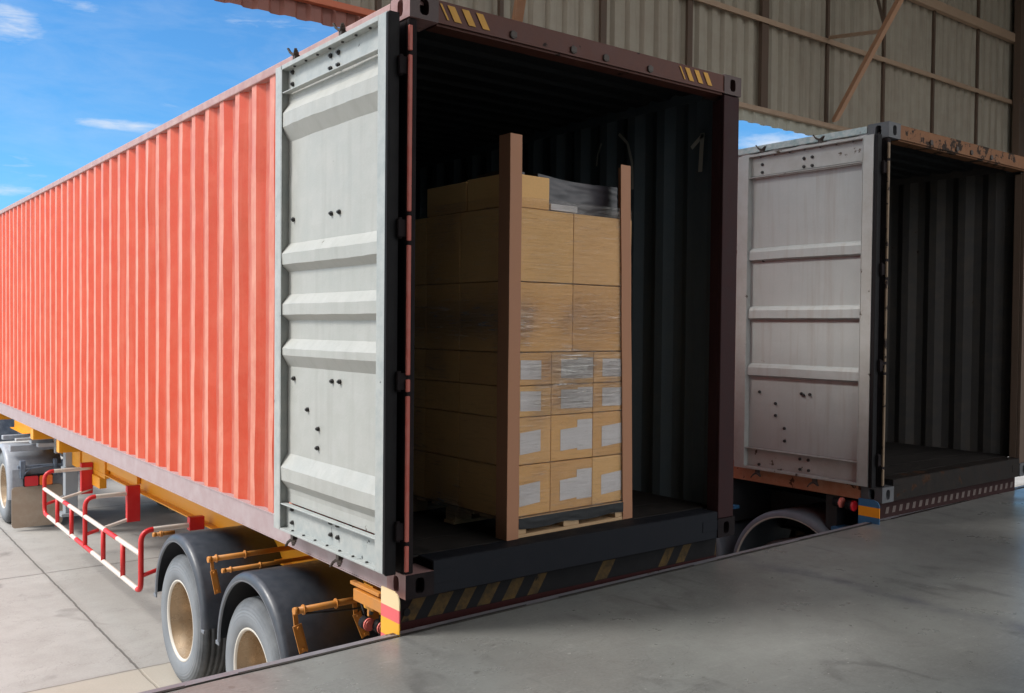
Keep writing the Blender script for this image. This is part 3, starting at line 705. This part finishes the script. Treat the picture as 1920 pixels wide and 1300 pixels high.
# ------------------------------------------------------------------ wheels, fenders and trailers
def wheel(parent, x, y, z, R=.49, s=1, hub=True):
    """dual wheel: outer sidewall at x, going inwards by s"""
    wd = .27
    e = bpy.data.objects.new('wheel', None); C.objects.link(e); e.parent = parent; e.location = (x, y, z)
    prof = [(.030, .292), (.012, .31), (.003, .345), (.0, .385), (.006, .425), (.020, R-.035), (.036, R-.012), (.055, R-.002)]
    for i in range(4):
        a = .075+i*.042; prof += [(a, R), (a+.002, R-.011), (a+.009, R-.011), (a+.011, R)]
    prof += [(wd-.055, R-.002), (wd-.036, R-.012), (wd-.02, R-.035), (wd-.006, .425), (wd, .385), (wd-.003, .345), (wd-.012, .31), (wd-.03, .292)]
    m = MB(); m.lathe([(a*s, b) for a, b in prof], 72)
    if hub: m.lathe([((a+.31)*s, b) for a, b in prof], 48)
    m.build('tyre', MT['tyre'], e)
    m = MB(); rp = [(.034, .300), (.018, .306), (.014, .300), (.016, .290), (.03, .283), (.055, .278), (.075, .262), (.150, .250), (.225, .240), (.262, .225), (.268, .200), (.250, .15), (.245, .10), (.20, .095), (.19, .0)]
    m.lathe([(a*s, b) for a, b in rp], 56, mfun=lambda i: 1 if i < 4 else 0)
    for k in range(10):
        a = 2*pi*k/10; m.tube([(.25*s, .125*cos(a), .125*sin(a)), (.225*s, .125*cos(a), .125*sin(a))], .014, 6)
    m.build('rim', [MT['rim'], MT['rim_lip']], e)
    return e
def fender(parent, x, y, z, R=.575, s=1, wd=.80, a0=0.02, a1=pi-.02, lipc='fender_lip', name='mudguard'):
    prof = [(.012, R-.062), (-.002, R-.060), (-.004, R-.050), (.003, R-.022), (.018, R-.006), (.04, R), (wd, R), (wd, R-.006), (.04, R-.007), (.018, R-.014), (.012, R-.055)]
    m = MB(); m.lathe([(a*s, b) for a, b in prof], 40, cx=x, cy=y, cz=z, a0=a0, a1=a1, mfun=lambda i: 1 if i in (0, 1) else (2 if i == 2 else 0))
    # stiffening rolls
    o = m.build(name, [MT['fender'], MT['fender_lip'], MT['fender']] if lipc != 'pale' else [MT['fender_lip'], MT['rim_lip'], MT['fender_lip']], parent)
    for aa, dd in ((a0, -1), (a1, 1)):
        yy, zz = y+(R-.03)*cos(aa), z+(R-.03)*sin(aa); b = MB(); b.box(*sorted((x, x+s*.012)), yy-.032, yy+.032, zz-.03, zz); b.build('mudguard_end', MT['fender_lip'], o, bevel=.006)
    return o
def bar(parent, y, z, xe, x0=-.055, plates=True, slope=0, r=.019, lab=None):
    """round support bar across a mudguard with stop ring and hanging strap"""
    m = MB(); m.tube([(x0, y, z), (xe, y, z+slope)], r, 12); m.disc((x0+.05, y, z), (1, 0, 0), r*1.5, .008, 14); m.tube([(x0-.006, y, z), (x0+.02, y, z)], r*1.12, 12)
    for q in (.38,):
        xx = x0+(xe-x0)*q; m.disc((xx, y, z+slope*q), (1, 0, 0), r*1.5, .008, 14)
    o = m.build('mudguard_bar', MT['bracket'], parent)
    return o
def strap(parent, x, y, z, dx, dz, w=.045):
    m = MB(); m.beam((x+.006, y-.004, z-.008), (x+.012, y-.01, z-.085), w*.5, .010, up=(0, 1, 0))
    a = Vector((x+.012, y-.018, z-.07)); b = Vector((x+dx, y-.018, z+dz)); m.beam(a, b, w, .008, up=(0, 1, 0)); m.beam(a+Vector((w*.4, .006, 0)), b+Vector((w*.4, .006, 0)), .006, .02, up=(0, 1, 0))
    for q in (.1, .88): mid = a+(b-a)*q; m.disc(mid-Vector((0, .003, 0)), (0, -1, 0), .009, .012, 8)
    m.build('mudguard_strap', MT['bracket'], parent, bevel=.0015)

t1 = thing('semi_trailer', 'orange chassis trailer with red white side guard under the red container', 'trailer', (0, 0, 0), 0, 'trailers under the containers')
for y in (3.23, 1.84):
    wheel(t1, -.035, y, GZ+.49); wheel(t1, 2.438+.035, y, GZ+.49, s=-1)
    m = MB(); m.tube([(.2, y, GZ+.49), (2.24, y, GZ+.49)], .065, 14); m.box(.55, .68, y-.10, y+.10, GZ+.42, GZ+.56); m.box(1.76, 1.89, y-.1, y+.1, GZ+.42, GZ+.56); m.build('axle', MT['blackch'], t1)
fender(t1, -.055, 3.19, -.845); fender(t1, -.055, 1.80, -.845, R=.585); fender(t1, 2.493, 3.19, -.845, s=-1); fender(t1, 2.493, 1.80, -.845, R=.585, s=-1)
bar(t1, 2.52, -.315, .62); bar(t1, 2.25, -.335, .62, r=.014); bar(t1, 1.12, -.325, .62, r=.020); bar(t1, 3.80, -.38, .12, x0=-.045, r=.016)
strap(t1, -.04, 2.52, -.32, .045, -.235); strap(t1, -.06, 1.12, -.33, .055, -.235, .055); strap(t1, .32, 1.12, -.33, .075, -.22, .055)
# springs, hangers, dark cross frames behind the wheels
for xx in (.62, 1.82):
    for y in (1.84, 3.23):
        m = MB()
        for k in range(5): m.box(xx-.04, xx+.04, y-.55+k*.09, y+.55-k*.09, GZ+.58+k*.016, GZ+.594+k*.016)
        m.build('leaf_spring', MT['blackch'], t1)
    for y in (1.2, 2.53, 3.86): m = MB(); m.box(xx-.05, xx+.05, y-.08, y+.08, -.82, -.5); m.build('spring_hanger', MT['blackch'], t1)
# main I beams
for xx in (.60, 1.84):
    m = MB(); m.box(xx-.006, xx+.006, .75, 13.6, -.452, -.165); m.box(xx-.07, xx+.07, .75, 13.6, -.464, -.4525); m.box(xx-.07, xx+.07, .75, 13.6, -.1645, -.153)
    m.build('main_beam', MT['beam'], t1)
for y in (.9, 1.5, 2.52, 3.9, 5.2, 6.5, 7.7, 9.3): m = MB(); m.box(.61, 1.83, y-.03, y+.03, -.40, -.2); m.build('cross_frame', MT['bracket'], t1)
for y, wd in ((.40, .10), (7.55, .13), (9.0, .16), (11.9, .18)): m = MB(); m.box(.02, 2.418, y-wd/2, y+wd/2, -.150, -.004 if y > 1 else -.02); m.build('bolster', MT['beam'], t1, bevel=.004)
m = MB(); m.box(.535, .585, 7.62, 8.70, -.51, -.165); m.box(.52, .585, 8.75, 9.38, -.535, -.16); m.box(.555, .59, 6.4, 7.615, -.40, -.17)
m.tube([(.56, 8.3, -.50), (.56, 8.3, -.68)], .03, 10); m.box(.51, .59, 7.75, 8.1, -.64, -.5105)
m.build('support_box', MT['beam'], t1, bevel=.006)
for x0 in (.44, 1.84):
    m = MB(); m.box(x0, x0+.15, 9.16, 9.30, -1.15, -.2); m.box(x0-.02, x0+.17, 9.14, 9.32, -.62, -.56); m.box(x0-.06, x0+.21, 9.1, 9.36, -1.19, -1.1505)
    m.build('landing_leg', MT['leg'], t1, bevel=.006)
m = MB(); m.tube([(.43, 9.2, -.93), (.36, 9.18, -.95), (.34, 9.18, -1.05)], .012, 8); m.build('crank_handle', MT['palesteel'], t1)
# red and white tubular side guard
def rounded(pts, r, seg=6):
    P = [Vector(p) for p in pts]; out = [P[0]]
    for i in range(1, len(P)-1):
        a = (P[i-1]-P[i]).normalized(); b = (P[i+1]-P[i]).normalized()
        p0, p1 = P[i]+a*r, P[i]+b*r
        for k in range(seg+1):
            t = k/seg; out.append(p0*(1-t)**2+P[i]*2*t*(1-t)+p1*t*t)
    out.append(P[-1]); return out
def banded(path, f, step=.06):
    P = [Vector(p) for p in path]; out = [P[0]]
    for a, b in zip(P, P[1:]):
        k = max(1, int((b-a).length/step))
        for i in range(1, k+1): out.append(a+(b-a)*i/k)
    return out, (lambda i: f((out[i]+out[i+1])/2))
sg = bpy.data.objects.new('side_guard', None); C.objects.link(sg); sg.parent = t1; sg['label'] = 'ladder shaped tubular guard in red and white bands'
GM = [MT['gred'], MT['gwhite']]
z_lo, z_mid, z_top = -.965, -.645, -.445
def colx(p): return 1 if p.x > .13 else 0
outer = rounded([(.52, 8.15, z_top), (0, 8.15, z_top), (0, 8.15, z_lo+.03), (0, 4.3, z_lo), (0, 4.3, z_top), (.52, 4.3, z_top)], .10)
def col_outer(p):
    if p.z < z_lo+.06 and p.y < 7.95 and p.y > 4.42: return 0 if int((p.y+.25)/.62) % 5 == 0 else 1
    return colx(p)
pp, ff = banded(outer, col_outer); MB().tube(pp, .0225, 12, mfun=ff).build('guard_rail', GM, sg)
pp, ff = banded([(0, 8.15, z_mid), (0, 4.3, z_mid)], lambda p: 0 if (5.0 < p.y < 5.45 or 6.9 < p.y < 7.15) else 1); MB().tube(pp, .0225, 12, mfun=ff).build('guard_rail', GM, sg)
mid = rounded([(0, 6.22, z_lo), (0, 6.22, z_top-.01), (.52, 6.22, z_top-.01)], .10)
pp, ff = banded(mid, colx); MB().tube(pp, .0225, 12, mfun=ff).build('guard_post', GM, sg)
for y in (7.47, 6.80, 5.52, 4.85): MB().tube([(0, y, z_lo), (0, y, z_mid)], .0215, 12).build('guard_post', MT['gred'], sg)
for y in (8.15, 6.22, 4.3):
    pp, ff = banded([(0, y, -.83), (.52, y, -.70)], colx); MB().tube(pp, .018, 10, mfun=ff).build('guard_stay', GM, sg)
for y, w_ in ((8.17, .25), (6.22, .26), (4.3, .22)):
    m = MB(); m.box(.40, .53, y-.035, y+.035, -.75 if y > 5 else -.49, -.375) if 1 else None
    m.build('guard_bracket', MT['gred'], sg, bevel=.004)
# rear end: striped bumper beam, marker board, lamps
m = MB(); k = 0; x0 = .04; by = .125
m.box(.04, 2.42, by, by+.10, -.50, -.022, 2)
x = .05; alt = 0
while x < 2.40:
    x1 = min(x+.07+.05*abs(nz3(x*7, 2, 2))*2, 2.41)
    m.quad([(x, by-.003, -.150), (x1, by-.003, -.150), (min(x1+.07, 2.415), by-.003, -.045), (min(x+.07, 2.415), by-.003, -.045)], alt if (x < 1.0 or nz3(x*3.3, 5, 1) > .02) else 1); x = x1; alt = 1-alt
m.quad([(.045, by-.004, -.24), (2.415, by-.004, -.24), (2.415, by-.004, -.152), (.045, by-.004, -.152)], 3)
o = m.build('rear_bumper', [MT['bumper_y'], MT['gasket'], MT['post_dark'], MT['board_red']], t1); o['label'] = 'bumper beam with worn yellow and black slanted stripes'
m = MB(); m.disc((.085, by-.006, -.105), (0, 1, 0), .020, .004, 16); m.build('bumper_hole', MT['gasket'], t1)
def marker(parent, x, y0, y1, z0, z1, bands, mats, frame):
    """thin upright board facing sideways, rounded top corner at the rear"""
    e = MB(); n_ = len(bands)
    def outline(z):  # rear limit at height z
        r = .05
        return y0 if z < z1-r else y0+r-math.sqrt(max(0, r*r-(z-(z1-r))**2))
    zs = sorted(set([z0+(z1-z0)*i/40 for i in range(41)]))
    for a, b in zip(zs, zs[1:]):
        zc = (a+b)/2; mi = 0
        for lo, hi, mm in bands:
            if lo <= (zc-z0)/(z1-z0) < hi: mi = mm
        e.quad([(x, y1, a), (x, outline(a), a), (x, outline(b), b), (x, y1, b)], mi)
        e.quad([(x+.006, outline(a), a), (x+.006, y1, a), (x+.006, y1, b), (x+.006, outline(b), b)], mi)
        e.quad([(x, outline(a), a), (x+.006, outline(a), a), (x+.006, outline(b), b), (x, outline(b), b)], mi)
        e.quad([(x+.006, y1, a), (x, y1, a), (x, y1, b), (x+.006, y1, b)], mi)
    return e.build('marker_board', mats, parent)
marker(t1, -.045, -.022, .150, -.37, .042, [(0, .36, 2), (.36, .46, 2), (.46, .66, 1), (.66, .80, 2), (.80, 1.01, 0)], [MT['reflect_c'], MT['reflect_y'], MT['reflect_p']], None)
m = MB(); m.box(-.038, .06, .15, .45, -.10, -.04); m.box(-.03, .0, .2, .5, -.03, -.012); m.box(.06, .12, .46, .48, -.26, -.02); m.build('lamp_bracket', MT['bracket'], t1, bevel=.003)
for xx, yy, zz, mt in ((.005, .36, -.212, 'lamp_pink'), (.050, .30, -.222, 'lamp_pink')):
    m = MB(); m.tube([(xx, yy, zz), (xx, yy+.05, zz)], .034, 20, 1); m.lathe([(0, 0)], 3) if 0 else None
    k0 = len(m.v)
    m.tube([(xx, yy, zz), (xx, yy-.010, zz)], .033, 20, 0); m.tube([(xx, yy-.010, zz), (xx, yy-.016, zz)], .025, 20, 0)
    m.build('tail_lamp', [MT[mt], MT['gasket']], t1)
m = MB(); m.tube([(.02, .5, -.07), (-.01, .42, -.10), (-.015, .38, -.14), (.01, .40, -.18)], .007, 8); m.build('lamp_cable', MT['blackch'], t1); m = MB(); m.tube([(.5, 1.11, -.30), (.35, 1.09, -.37), (.15, 1.10, -.36), (.0, 1.11, -.345)], .006, 8); m.build('lamp_cable', MT['blackch'], t1); m = MB(); m.tube([(.05, .47, -.12), (.05, .40, -.14), (.05, .42, -.18)], .012, 8)
m.build('lamp_cable', MT['blackch'], t1)
m = MB(); m.box(-.02, .05, .30, .38, -.095, -.075); m.build('lamp_cover', MT['reflect_c'], t1)

# trailer under the second container
t2 = thing('semi_trailer', 'blue marked trailer with black mudguards under the rusty edged container', 'trailer', (4.24, .052, 0), 0, 'trailers under the containers')
for y in (3.4, 2.10, .80):
    wheel(t2, -.03, y, GZ+.49, R=.49); wheel(t2, 2.468, y, GZ+.49, s=-1, R=.49)
    fender(t2, -.045, y, -.79, R=.60, lipc='pale'); fender(t2, 2.483, y, -.79, R=.60, s=-1)  # near-side lip and body paler, painting in light from behind
for b_ in ((-.02, .05, 1.38, 1.44, -.27, -.24), (-.02, .14, .16, .42, -.30, -.25)): m = MB(); m.box(*b_); m.build('mudguard_bracket', MT['blue'], t2, bevel=.004)
for xx in (.60, 1.84):
    m = MB(); m.box(xx-.006, xx+.006, .4, 13.6, -.472, -.165); m.box(xx-.07, xx+.07, .4, 13.6, -.484, -.4725); m.box(xx-.07, xx+.07, .4, 13.6, -.1645, -.153); m.build('main_beam', MT['blackch'], t2)
for y in (.45, 1.5, 2.9, 4.5, 6, 7.5, 9): m = MB(); m.box(.03, 2.4, y-.05, y+.05, -.40, -.01); m.build('cross_frame', MT['blackch'], t2)
m = MB(); m.box(-.0, .5, 4.3, 5.6, -.95, -.2); m.box(1.9, 2.4, 4.3, 5.6, -.95, -.2); m.tube([(.3, 5.8, -.6), (.3, 7.6, -.6)], .24, 20); m.build('gap_darkening_tank', MT['blackch'], t2, bevel=.02)  # black boxes and tank added to darken the gap under the container
m = MB(); m.box(.04, 2.42, .10, .2, -.5, -.02, 0)
for i in range(22):
    xx = .22+i*.1
    m.quad([(xx, .097, -.125), (xx+.045, .097, -.125), (xx+.06, .097, -.075), (xx+.015, .097, -.075)], 1)
m.build('rear_bumper', [MT['dullred'], MT['dull_mark']], t2)
marker(t2, -.045, -.012, .165, -.36, .020, [(0, .64, 0), (.64, .86, 1), (.86, 1.01, 0)], [MT['blue'], MT['reflect_o']], None)
for xx, yy, zz, mt in ((-.012, .34, -.048, 'lamp_pink'), (-.008, .235, -.058, 'lamp_red')):
    m = MB(); m.tube([(xx, yy, zz), (xx, yy+.05, zz)], .040, 20, 1); m.tube([(xx, yy, zz), (xx, yy-.015, zz)], .041, 20, 0)
    m.build('tail_lamp', [MT[mt], MT['gasket']], t2)

# ------------------------------------------------------------------ truck tractor coupled to the first trailer (its tail shows under the red container)
tk = thing('truck', 'blue grey truck tail with tan mud flap and red orange lamp, far left', 'truck', (0, 0, 0))
wheel(tk, -.10, 10.36, GZ+.50, R=.50); wheel(tk, 2.53, 10.36, GZ+.5, R=.50, s=-1)
fd = MB(); prof = [(-.005, .59), (-.008, .60), (.012, .628), (.04, .64), (.66, .64), (.66, .634), (.04, .633)]
fd.lathe(prof, 40, cx=-.12, cy=10.36, cz=GZ+.44, a0=.3, a1=pi+.05, mfun=lambda i: 0); fd.box(-.12+.04, -.12+.66, 9.715, 9.722, -.90, -.62)
fd.build('mudguard', MT['truckgrey'], tk)
fd = MB(); fd.lathe([(2.5, .6), (2.5, .64), (1.88, .64), (1.88, .634)], 30, cx=.04, cy=10.36, cz=GZ+.44, a0=.3, a1=pi); fd.build('mudguard', MT['greych'], tk)
m = MB(); k = MB()
def rrect(m, x0, x1, z0, z1, y, th, r, mi=0):
    pts = []
    for cx, cz, a in ((x1-r, z1-r, 0), (x0+r, z1-r, pi/2), (x0+r, z0+r, pi), (x1-r, z0+r, 1.5*pi)):
        for i in range(6): pts.append((cx+r*cos(a+i*pi/10), cz+r*sin(a+i*pi/10)))
    m.quad([(a, y, b) for a, b in pts][::-1], mi); m.quad([(a, y+th, b) for a, b in pts], mi); n_ = len(pts)
    for i in range(n_):
        (a, b), (c, d) = pts[i], pts[(i+1) % n_]; m.quad([(a, y, b), (c, y, d), (c, y+th, d), (a, y+th, b)], mi)
rrect(m, -.09, .52, -1.385, -.845, 9.70, .012, .05); m.build('mud_flap', MT['flap'], tk)
m = MB(); rrect(m, 1.92, 2.53, -1.385, -.845, 9.70, .012, .05); m.build('mud_flap', MT['flap'], tk)
m = MB(); m.box(.04, .215, 9.60, 9.69, -.835, -.69, 2); rrect(m, .045, .205, -.83, -.70, 9.590, .009, .02, 0); m.box(.2155, .38, 9.60, 9.69, -.835, -.69, 2); rrect(m, .22, .375, -.83, -.70, 9.590, .009, .02, 1)
m.build('tail_lamp', [MT['lamp_red'], MT['lamp_orange'], MT['gasket']], tk)
m = MB(); m.box(-.03, .56, 9.64, 9.69, -.60, -.565); m.beam((.05, 9.60, -.66), (.12, 9.60, -.60), .02, .012); m.beam((.12, 9.60, -.60), (.38, 9.60, -.58), .02, .012); m.box(.0, .06, 9.62, 9.69, -.73, -.5); m.box(.40, .44, 9.62, 9.69, -.72, -.5); m.box(.5, .62, 9.6, 9.7, -.75, -.52)
m.build('lamp_bracket', MT['greych'], tk, bevel=.004)
for xx in (.72, 1.62):
    m = MB(); m.box(xx, xx+.1, 9.55, 15.2, -.62, -.38); m.build('chassis_rail', MT['greych'], tk)
for b_ in ((-.08, .60, 9.85, 10.0, -.40, -.32), (-.08, .60, 10.4, 10.52, -.30, -.24), (.15, .42, 9.75, 9.9, -.30, -.215)): m = MB(); m.box(*b_); m.build('cross_frame', MT['truckgrey'], tk, bevel=.008)
m = MB(); m.tube([(-.1, 12.2, -.75), (-.1, 13.6, -.75)], .30, 24); m.build('air_tank', MT['palesteel'], tk)
m = MB(); m.box(.40, .48, 9.55, 9.64, -.42, -.22); m.box(-.05, .40, 9.62, 9.72, -.235, -.205); m.box(.2, .58, 9.58, 9.70, -.33, -.28); m.tube([(.5, 9.6, -.3), (.56, 9.55, -.5), (.6, 9.6, -.7)], .02, 8); m.build('hose_bracket', MT['palesteel'], tk, bevel=.004)
m = MB(); m.box(.65, 1.8, 10.0, 11.2, -.30, -.2); m.build('fifth_wheel', MT['blackch'], tk, bevel=.02)
m = MB(); m.box(-.02, 2.46, 14.1, 16.2, -.75, 2.1); m.box(.02, 2.42, 14.15, 16.1, 2.1, 2.6); m.build('cab', MT['greych'], tk, bevel=.06)
wheel(tk, -.05, 15.3, GZ+.5, R=.5, hub=False); wheel(tk, 2.488, 15.3, GZ+.5, R=.5, s=-1, hub=False)

# ------------------------------------------------------------------ pallet load
PX, PY, PR = .700, .120, radians(2.3)
def P2(x, y, z=0):
    return (PX+x*cos(PR)-y*sin(PR), PY+x*sin(PR)+y*cos(PR), z)
FZ = .168
p = thing('pallet', 'pale wooden pallet under the wrapped cartons', 'pallet', P2(0, 0, FZ), PR)
m = MB()
m.box(.02, .98, .008, .105, .0, .018)
m.build('bottom_board', MT['wood'], p, bevel=.002)
for y in (.5, .95):
    m = MB(); m.box(.02, .98, y, y+.1, .0, .018); m.build('bottom_board', MT['wood'], p, bevel=.002)
for x_ in (.03, .43, .85):
    for y in (.012, .5, .95):
        m = MB(); m.box(x_, x_+.12, y, y+.095, .0185, .090); m.build('block', MT['wood'], p, bevel=.002)
for i in range(7):
    m = MB(); m.box(.02, .98, .006+i*.155, .106+i*.155, .0905, .108); m.build('deck_board', MT['wood'], p, bevel=.002)
sname = ['bottom row', 'row two', 'row three', 'row four', 'row five', 'row six']
CG = 'brown cartons stacked on the pallet'
rowz = [(.283, .560), (.564, .822), (.825, .993), (.996, 1.176), (1.180, 1.560), (1.564, 1.962)]
rowname = ['bottom row', 'second row from the bottom', 'third row from the bottom', 'fourth row from the bottom', 'fifth row from the bottom', 'sixth row from the bottom']
def carton(x0, x1, y0, y1, z0, z1, label, lab=None, seed=0, tape=True):
    kx = .0025*nz3(seed*3.7, 1, 2)
    o = thing('carton', label, 'carton', P2(x0, y0, z0), PR+kx*.6, CG)
    w_, d_, h_ = x1-x0-.003, y1-y0-.003, z1-z0-.0015
    m = MB(); m.box(0, w_, 0, d_, 0, h_)
    m.build('carton_body', MT['kraft'][seed % 4], o, bevel=.004)
    if lab:
        m = MB(); q = 0
        for (a, b, c, d, tl) in lab:
            q += 1; y = -.0012-.0006*q
            a, b = a-x0, b-x0; c, d = c-z0, d-z0
            m.quad([(a, y, c), (b, y, c+tl), (b, y, d+tl), (a, y, d)])
        m.build('paper_label', MT['paper'], o)
    return o
sd_ = 0
cx3 = [.012, .334, .662, .978]
cols = ['left', 'middle', 'right']
LX = [(.105, .255), (.405, .610), (.735, .905)]
LZ = [(.335, .452), (.618, .738), (.857, .965), (1.030, 1.135)]
for r, (z0, z1) in enumerate(rowz[:4]):
    for c in range(3):
        a, b = LX[c]; lo, hi = LZ[r]
        lab = [(a, b, lo, hi, .012 if r < 2 else -.004)]
        if c == 1: lab.append((b-.075, b+.045, lo-.004, hi+.05 if r < 2 else hi+.008, .0))
        carton(cx3[c], cx3[c+1], .02, .45, z0, z1, f'carton with white paper label, front face, {rowname[r]}, {cols[c]} column', lab, sd_ ); sd_ += 1
for r, (z0, z1) in enumerate(rowz[4:]):
    for c, (a, b) in enumerate(((.012, .492), (.492, .972))):
        carton(a, b, .02, .45, z0, z1, f'large plain carton, front face, {rowname[r+4]}, {("left","right")[c]} half', None, sd_); sd_ += 1
dn = ['second', 'third']
for r, (z0, z1) in enumerate(rowz):
    for k in range(2):
        carton(.012, .492, .452+k*.34, .790+k*.34, z0, z1, f'plain carton, left side of load, {dn[k]} from front, {sname[r]}', None, sd_); sd_ += 1
        carton(.494, .975, .452+k*.34, .790+k*.34, z0, z1, f'hidden carton, right half of load, {dn[k]} from front, {sname[r]}', None, sd_); sd_ += 1
carton(.02, .315, .03, .40, 1.965, 2.143, 'small yellowish carton on top of the load beside the left corner board', None, 0)
carton(.02, .315, .41, .80, 1.965, 2.135, 'small shadowed carton on top of the load behind the front one', None, 1)
m = MB(); m.box(0, .205, 0, .12, 0, .036); o = m.build('card_strip', MT['paper'], None, P2(.317, .022, 1.966), PR, bevel=.003); tag(o, 'pale flat card strip on top of the load beside the small carton', 'card')
# dark film covered bundle on top
m = MB()
m.quad([(.20, .27, 2.145), (.33, .27, 2.145), (.335, .27, 2.205), (.20, .27, 2.215)]); m.quad([(.20, .27, 2.215), (.335, .27, 2.205), (.34, .55, 2.19), (.20, .55, 2.2)])
def bundle_pt(u, v, side):
    x = u*.62; 
    return x
def wr(x, y, z): return .004*nz3(x*5, y*4, z*9+x*2)+.0018*nz3(x*9, y*6, z*26)
for (nn, fn) in (('front', lambda u, v: (u*.645+.318, .135+wr(u, 0, v), 1.966+v*.215*(1-.10*u)-.010*sin(u*4)*v)),
                 ('top', lambda u, v: (u*.645+.318, .135+v*.6, 1.966+.215*(1-.10*u)-.010*sin(u*4)+.010*nz3(u*6, v*6, 3)-.02*v)),
                 ('left', lambda u, v: (.318, .135+(1-u)*.6, 1.966+v*.215-.02*(1-u)*v)), ('right', lambda u, v: (.963, .135+u*.6, 1.966+v*(.215*.9-.010*sin(4)-.02*u)))):
    k0 = len(m.v); a, b = 30, 24
    for j in range(b+1):
        for i in range(a+1): m.v.append(fn(i/a, j/b))
    for j in range(b):
        for i in range(a): m.f.append((k0+j*(a+1)+i, k0+j*(a+1)+i+1, k0+(j+1)*(a+1)+i+1, k0+(j+1)*(a+1)+i)); m.m.append(0); m.sm.append(True)
o = m.build('wrapped_bundle', MT['darkfilm'], None, P2(0, 0, 0), PR); tag(o, 'dark plastic covered bundle on top of the carton load', 'bundle')
# corner boards
def protector(x, y, sx, sy, h, label, lean=0, yaw=0, fl=.083):
    m = MB(); th = .006
    xs = sorted((0, sx*fl)); ys = sorted((0, sy*fl)); n_ = 14
    prof = [(0, 0), (sx*fl, 0), (sx*fl, sy*th), (sx*th, sy*th), (sx*th, sy*fl*1.15), (0, sy*fl*1.15)]
    if sx*sy < 0: prof = prof[::-1]
    for j in range(n_+1):
        z = h*j/n_; off = lean*z/h+.0025*nz3(z*3, x, 2)
        for (a, b) in prof: m.v.append((a+off, b, z))
    for j in range(n_):
        for i in range(6):
            i2 = (i+1) % 6; m.f.append((j*6+i, j*6+i2, (j+1)*6+i2, (j+1)*6+i)); m.m.append(0); m.sm.append(False)
    m.f.append(tuple(n_*6+i for i in range(6))); m.m.append(0); m.sm.append(False)
    o = m.build('corner_board', MT['protector'], None, P2(x, y, FZ+.001), PR+yaw, bevel=.0015)
    tag(o, label, 'edge protector', 'corner boards standing round the pallet load')
protector(.0, -.004, 1, 1, 2.175, 'tall brown corner board at the front left of the load', lean=.0)
protector(.992, .004, -1, 1, 2.11, 'narrower brown corner board at the front right of the load, leaning left', lean=-.055)
protector(.0, 1.14, 1, -1, 1.78, 'brown corner board at the rear left of the load, in shadow')
# stretch film round the load
m = MB()
peri = [(.03, 1.13), (.004, 1.10), (.004, .03), (.088, .009), (.5, .013), (.905, .011), (.982, .03), (.982, 1.10), (.95, 1.13)]
path = []
for a, b in zip(peri, peri[1:]):
    l = math.hypot(b[0]-a[0], b[1]-a[1]); n_ = max(1, int(l/.016 if a[1] < .2 and b[1] < .2 else l/.08))
    for i in range(n_): path.append((a[0]+(b[0]-a[0])*i/n_, a[1]+(b[1]-a[1])*i/n_))
path.append(peri[-1]); R_ = 190; k = len(path)
for j in range(R_+1):
    z = .215+(2.02-.215)*j/R_
    for (x_, y_) in path:
        front = y_ < .035
        tilt = .10*nz3(x_*1.5, 7, z*1.2)
        w1 = nz3(x_*2.6+3, 1, (z+x_*tilt*3)*34); w2 = nz3(x_*6, 4, (z-x_*.12)*64)
        am = .25+1.3*max(0, nz3(x_*2.5, 9, z*2.2)+.1)
        d = (.010*w1+.0045*w2)*am if front else .001*w1
        m.v.append((x_, y_-abs(d) if front else y_, z))
for j in range(R_):
    for i in range(k-1): m.f.append((j*k+i, j*k+i+1, (j+1)*k+i+1, (j+1)*k+i)); m.m.append(0); m.sm.append(True)
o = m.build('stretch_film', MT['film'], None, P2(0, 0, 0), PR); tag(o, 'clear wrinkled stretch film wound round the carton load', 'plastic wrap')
m = MB()
for j in range(7):
    for i in range(31):
        u, v = i/30, j/6; sag = .025*math.sin(u*pi*2.1+.4)*v
        m.v.append((.09+u*.82, .004-.006*abs(nz3(u*9, v*5, 1)), .275-v*.052-abs(sag)*.5))
for j in range(6):
    for i in range(30): m.f.append((j*31+i, j*31+i+1, (j+1)*31+i+1, (j+1)*31+i)); m.m.append(0); m.sm.append(True)
o = m.build('film_tail', MT['tailfilm'], None, P2(0, 0, 0), PR); tag(o, 'crumpled dark film hanging at the foot of the load over the pallet', 'plastic wrap')
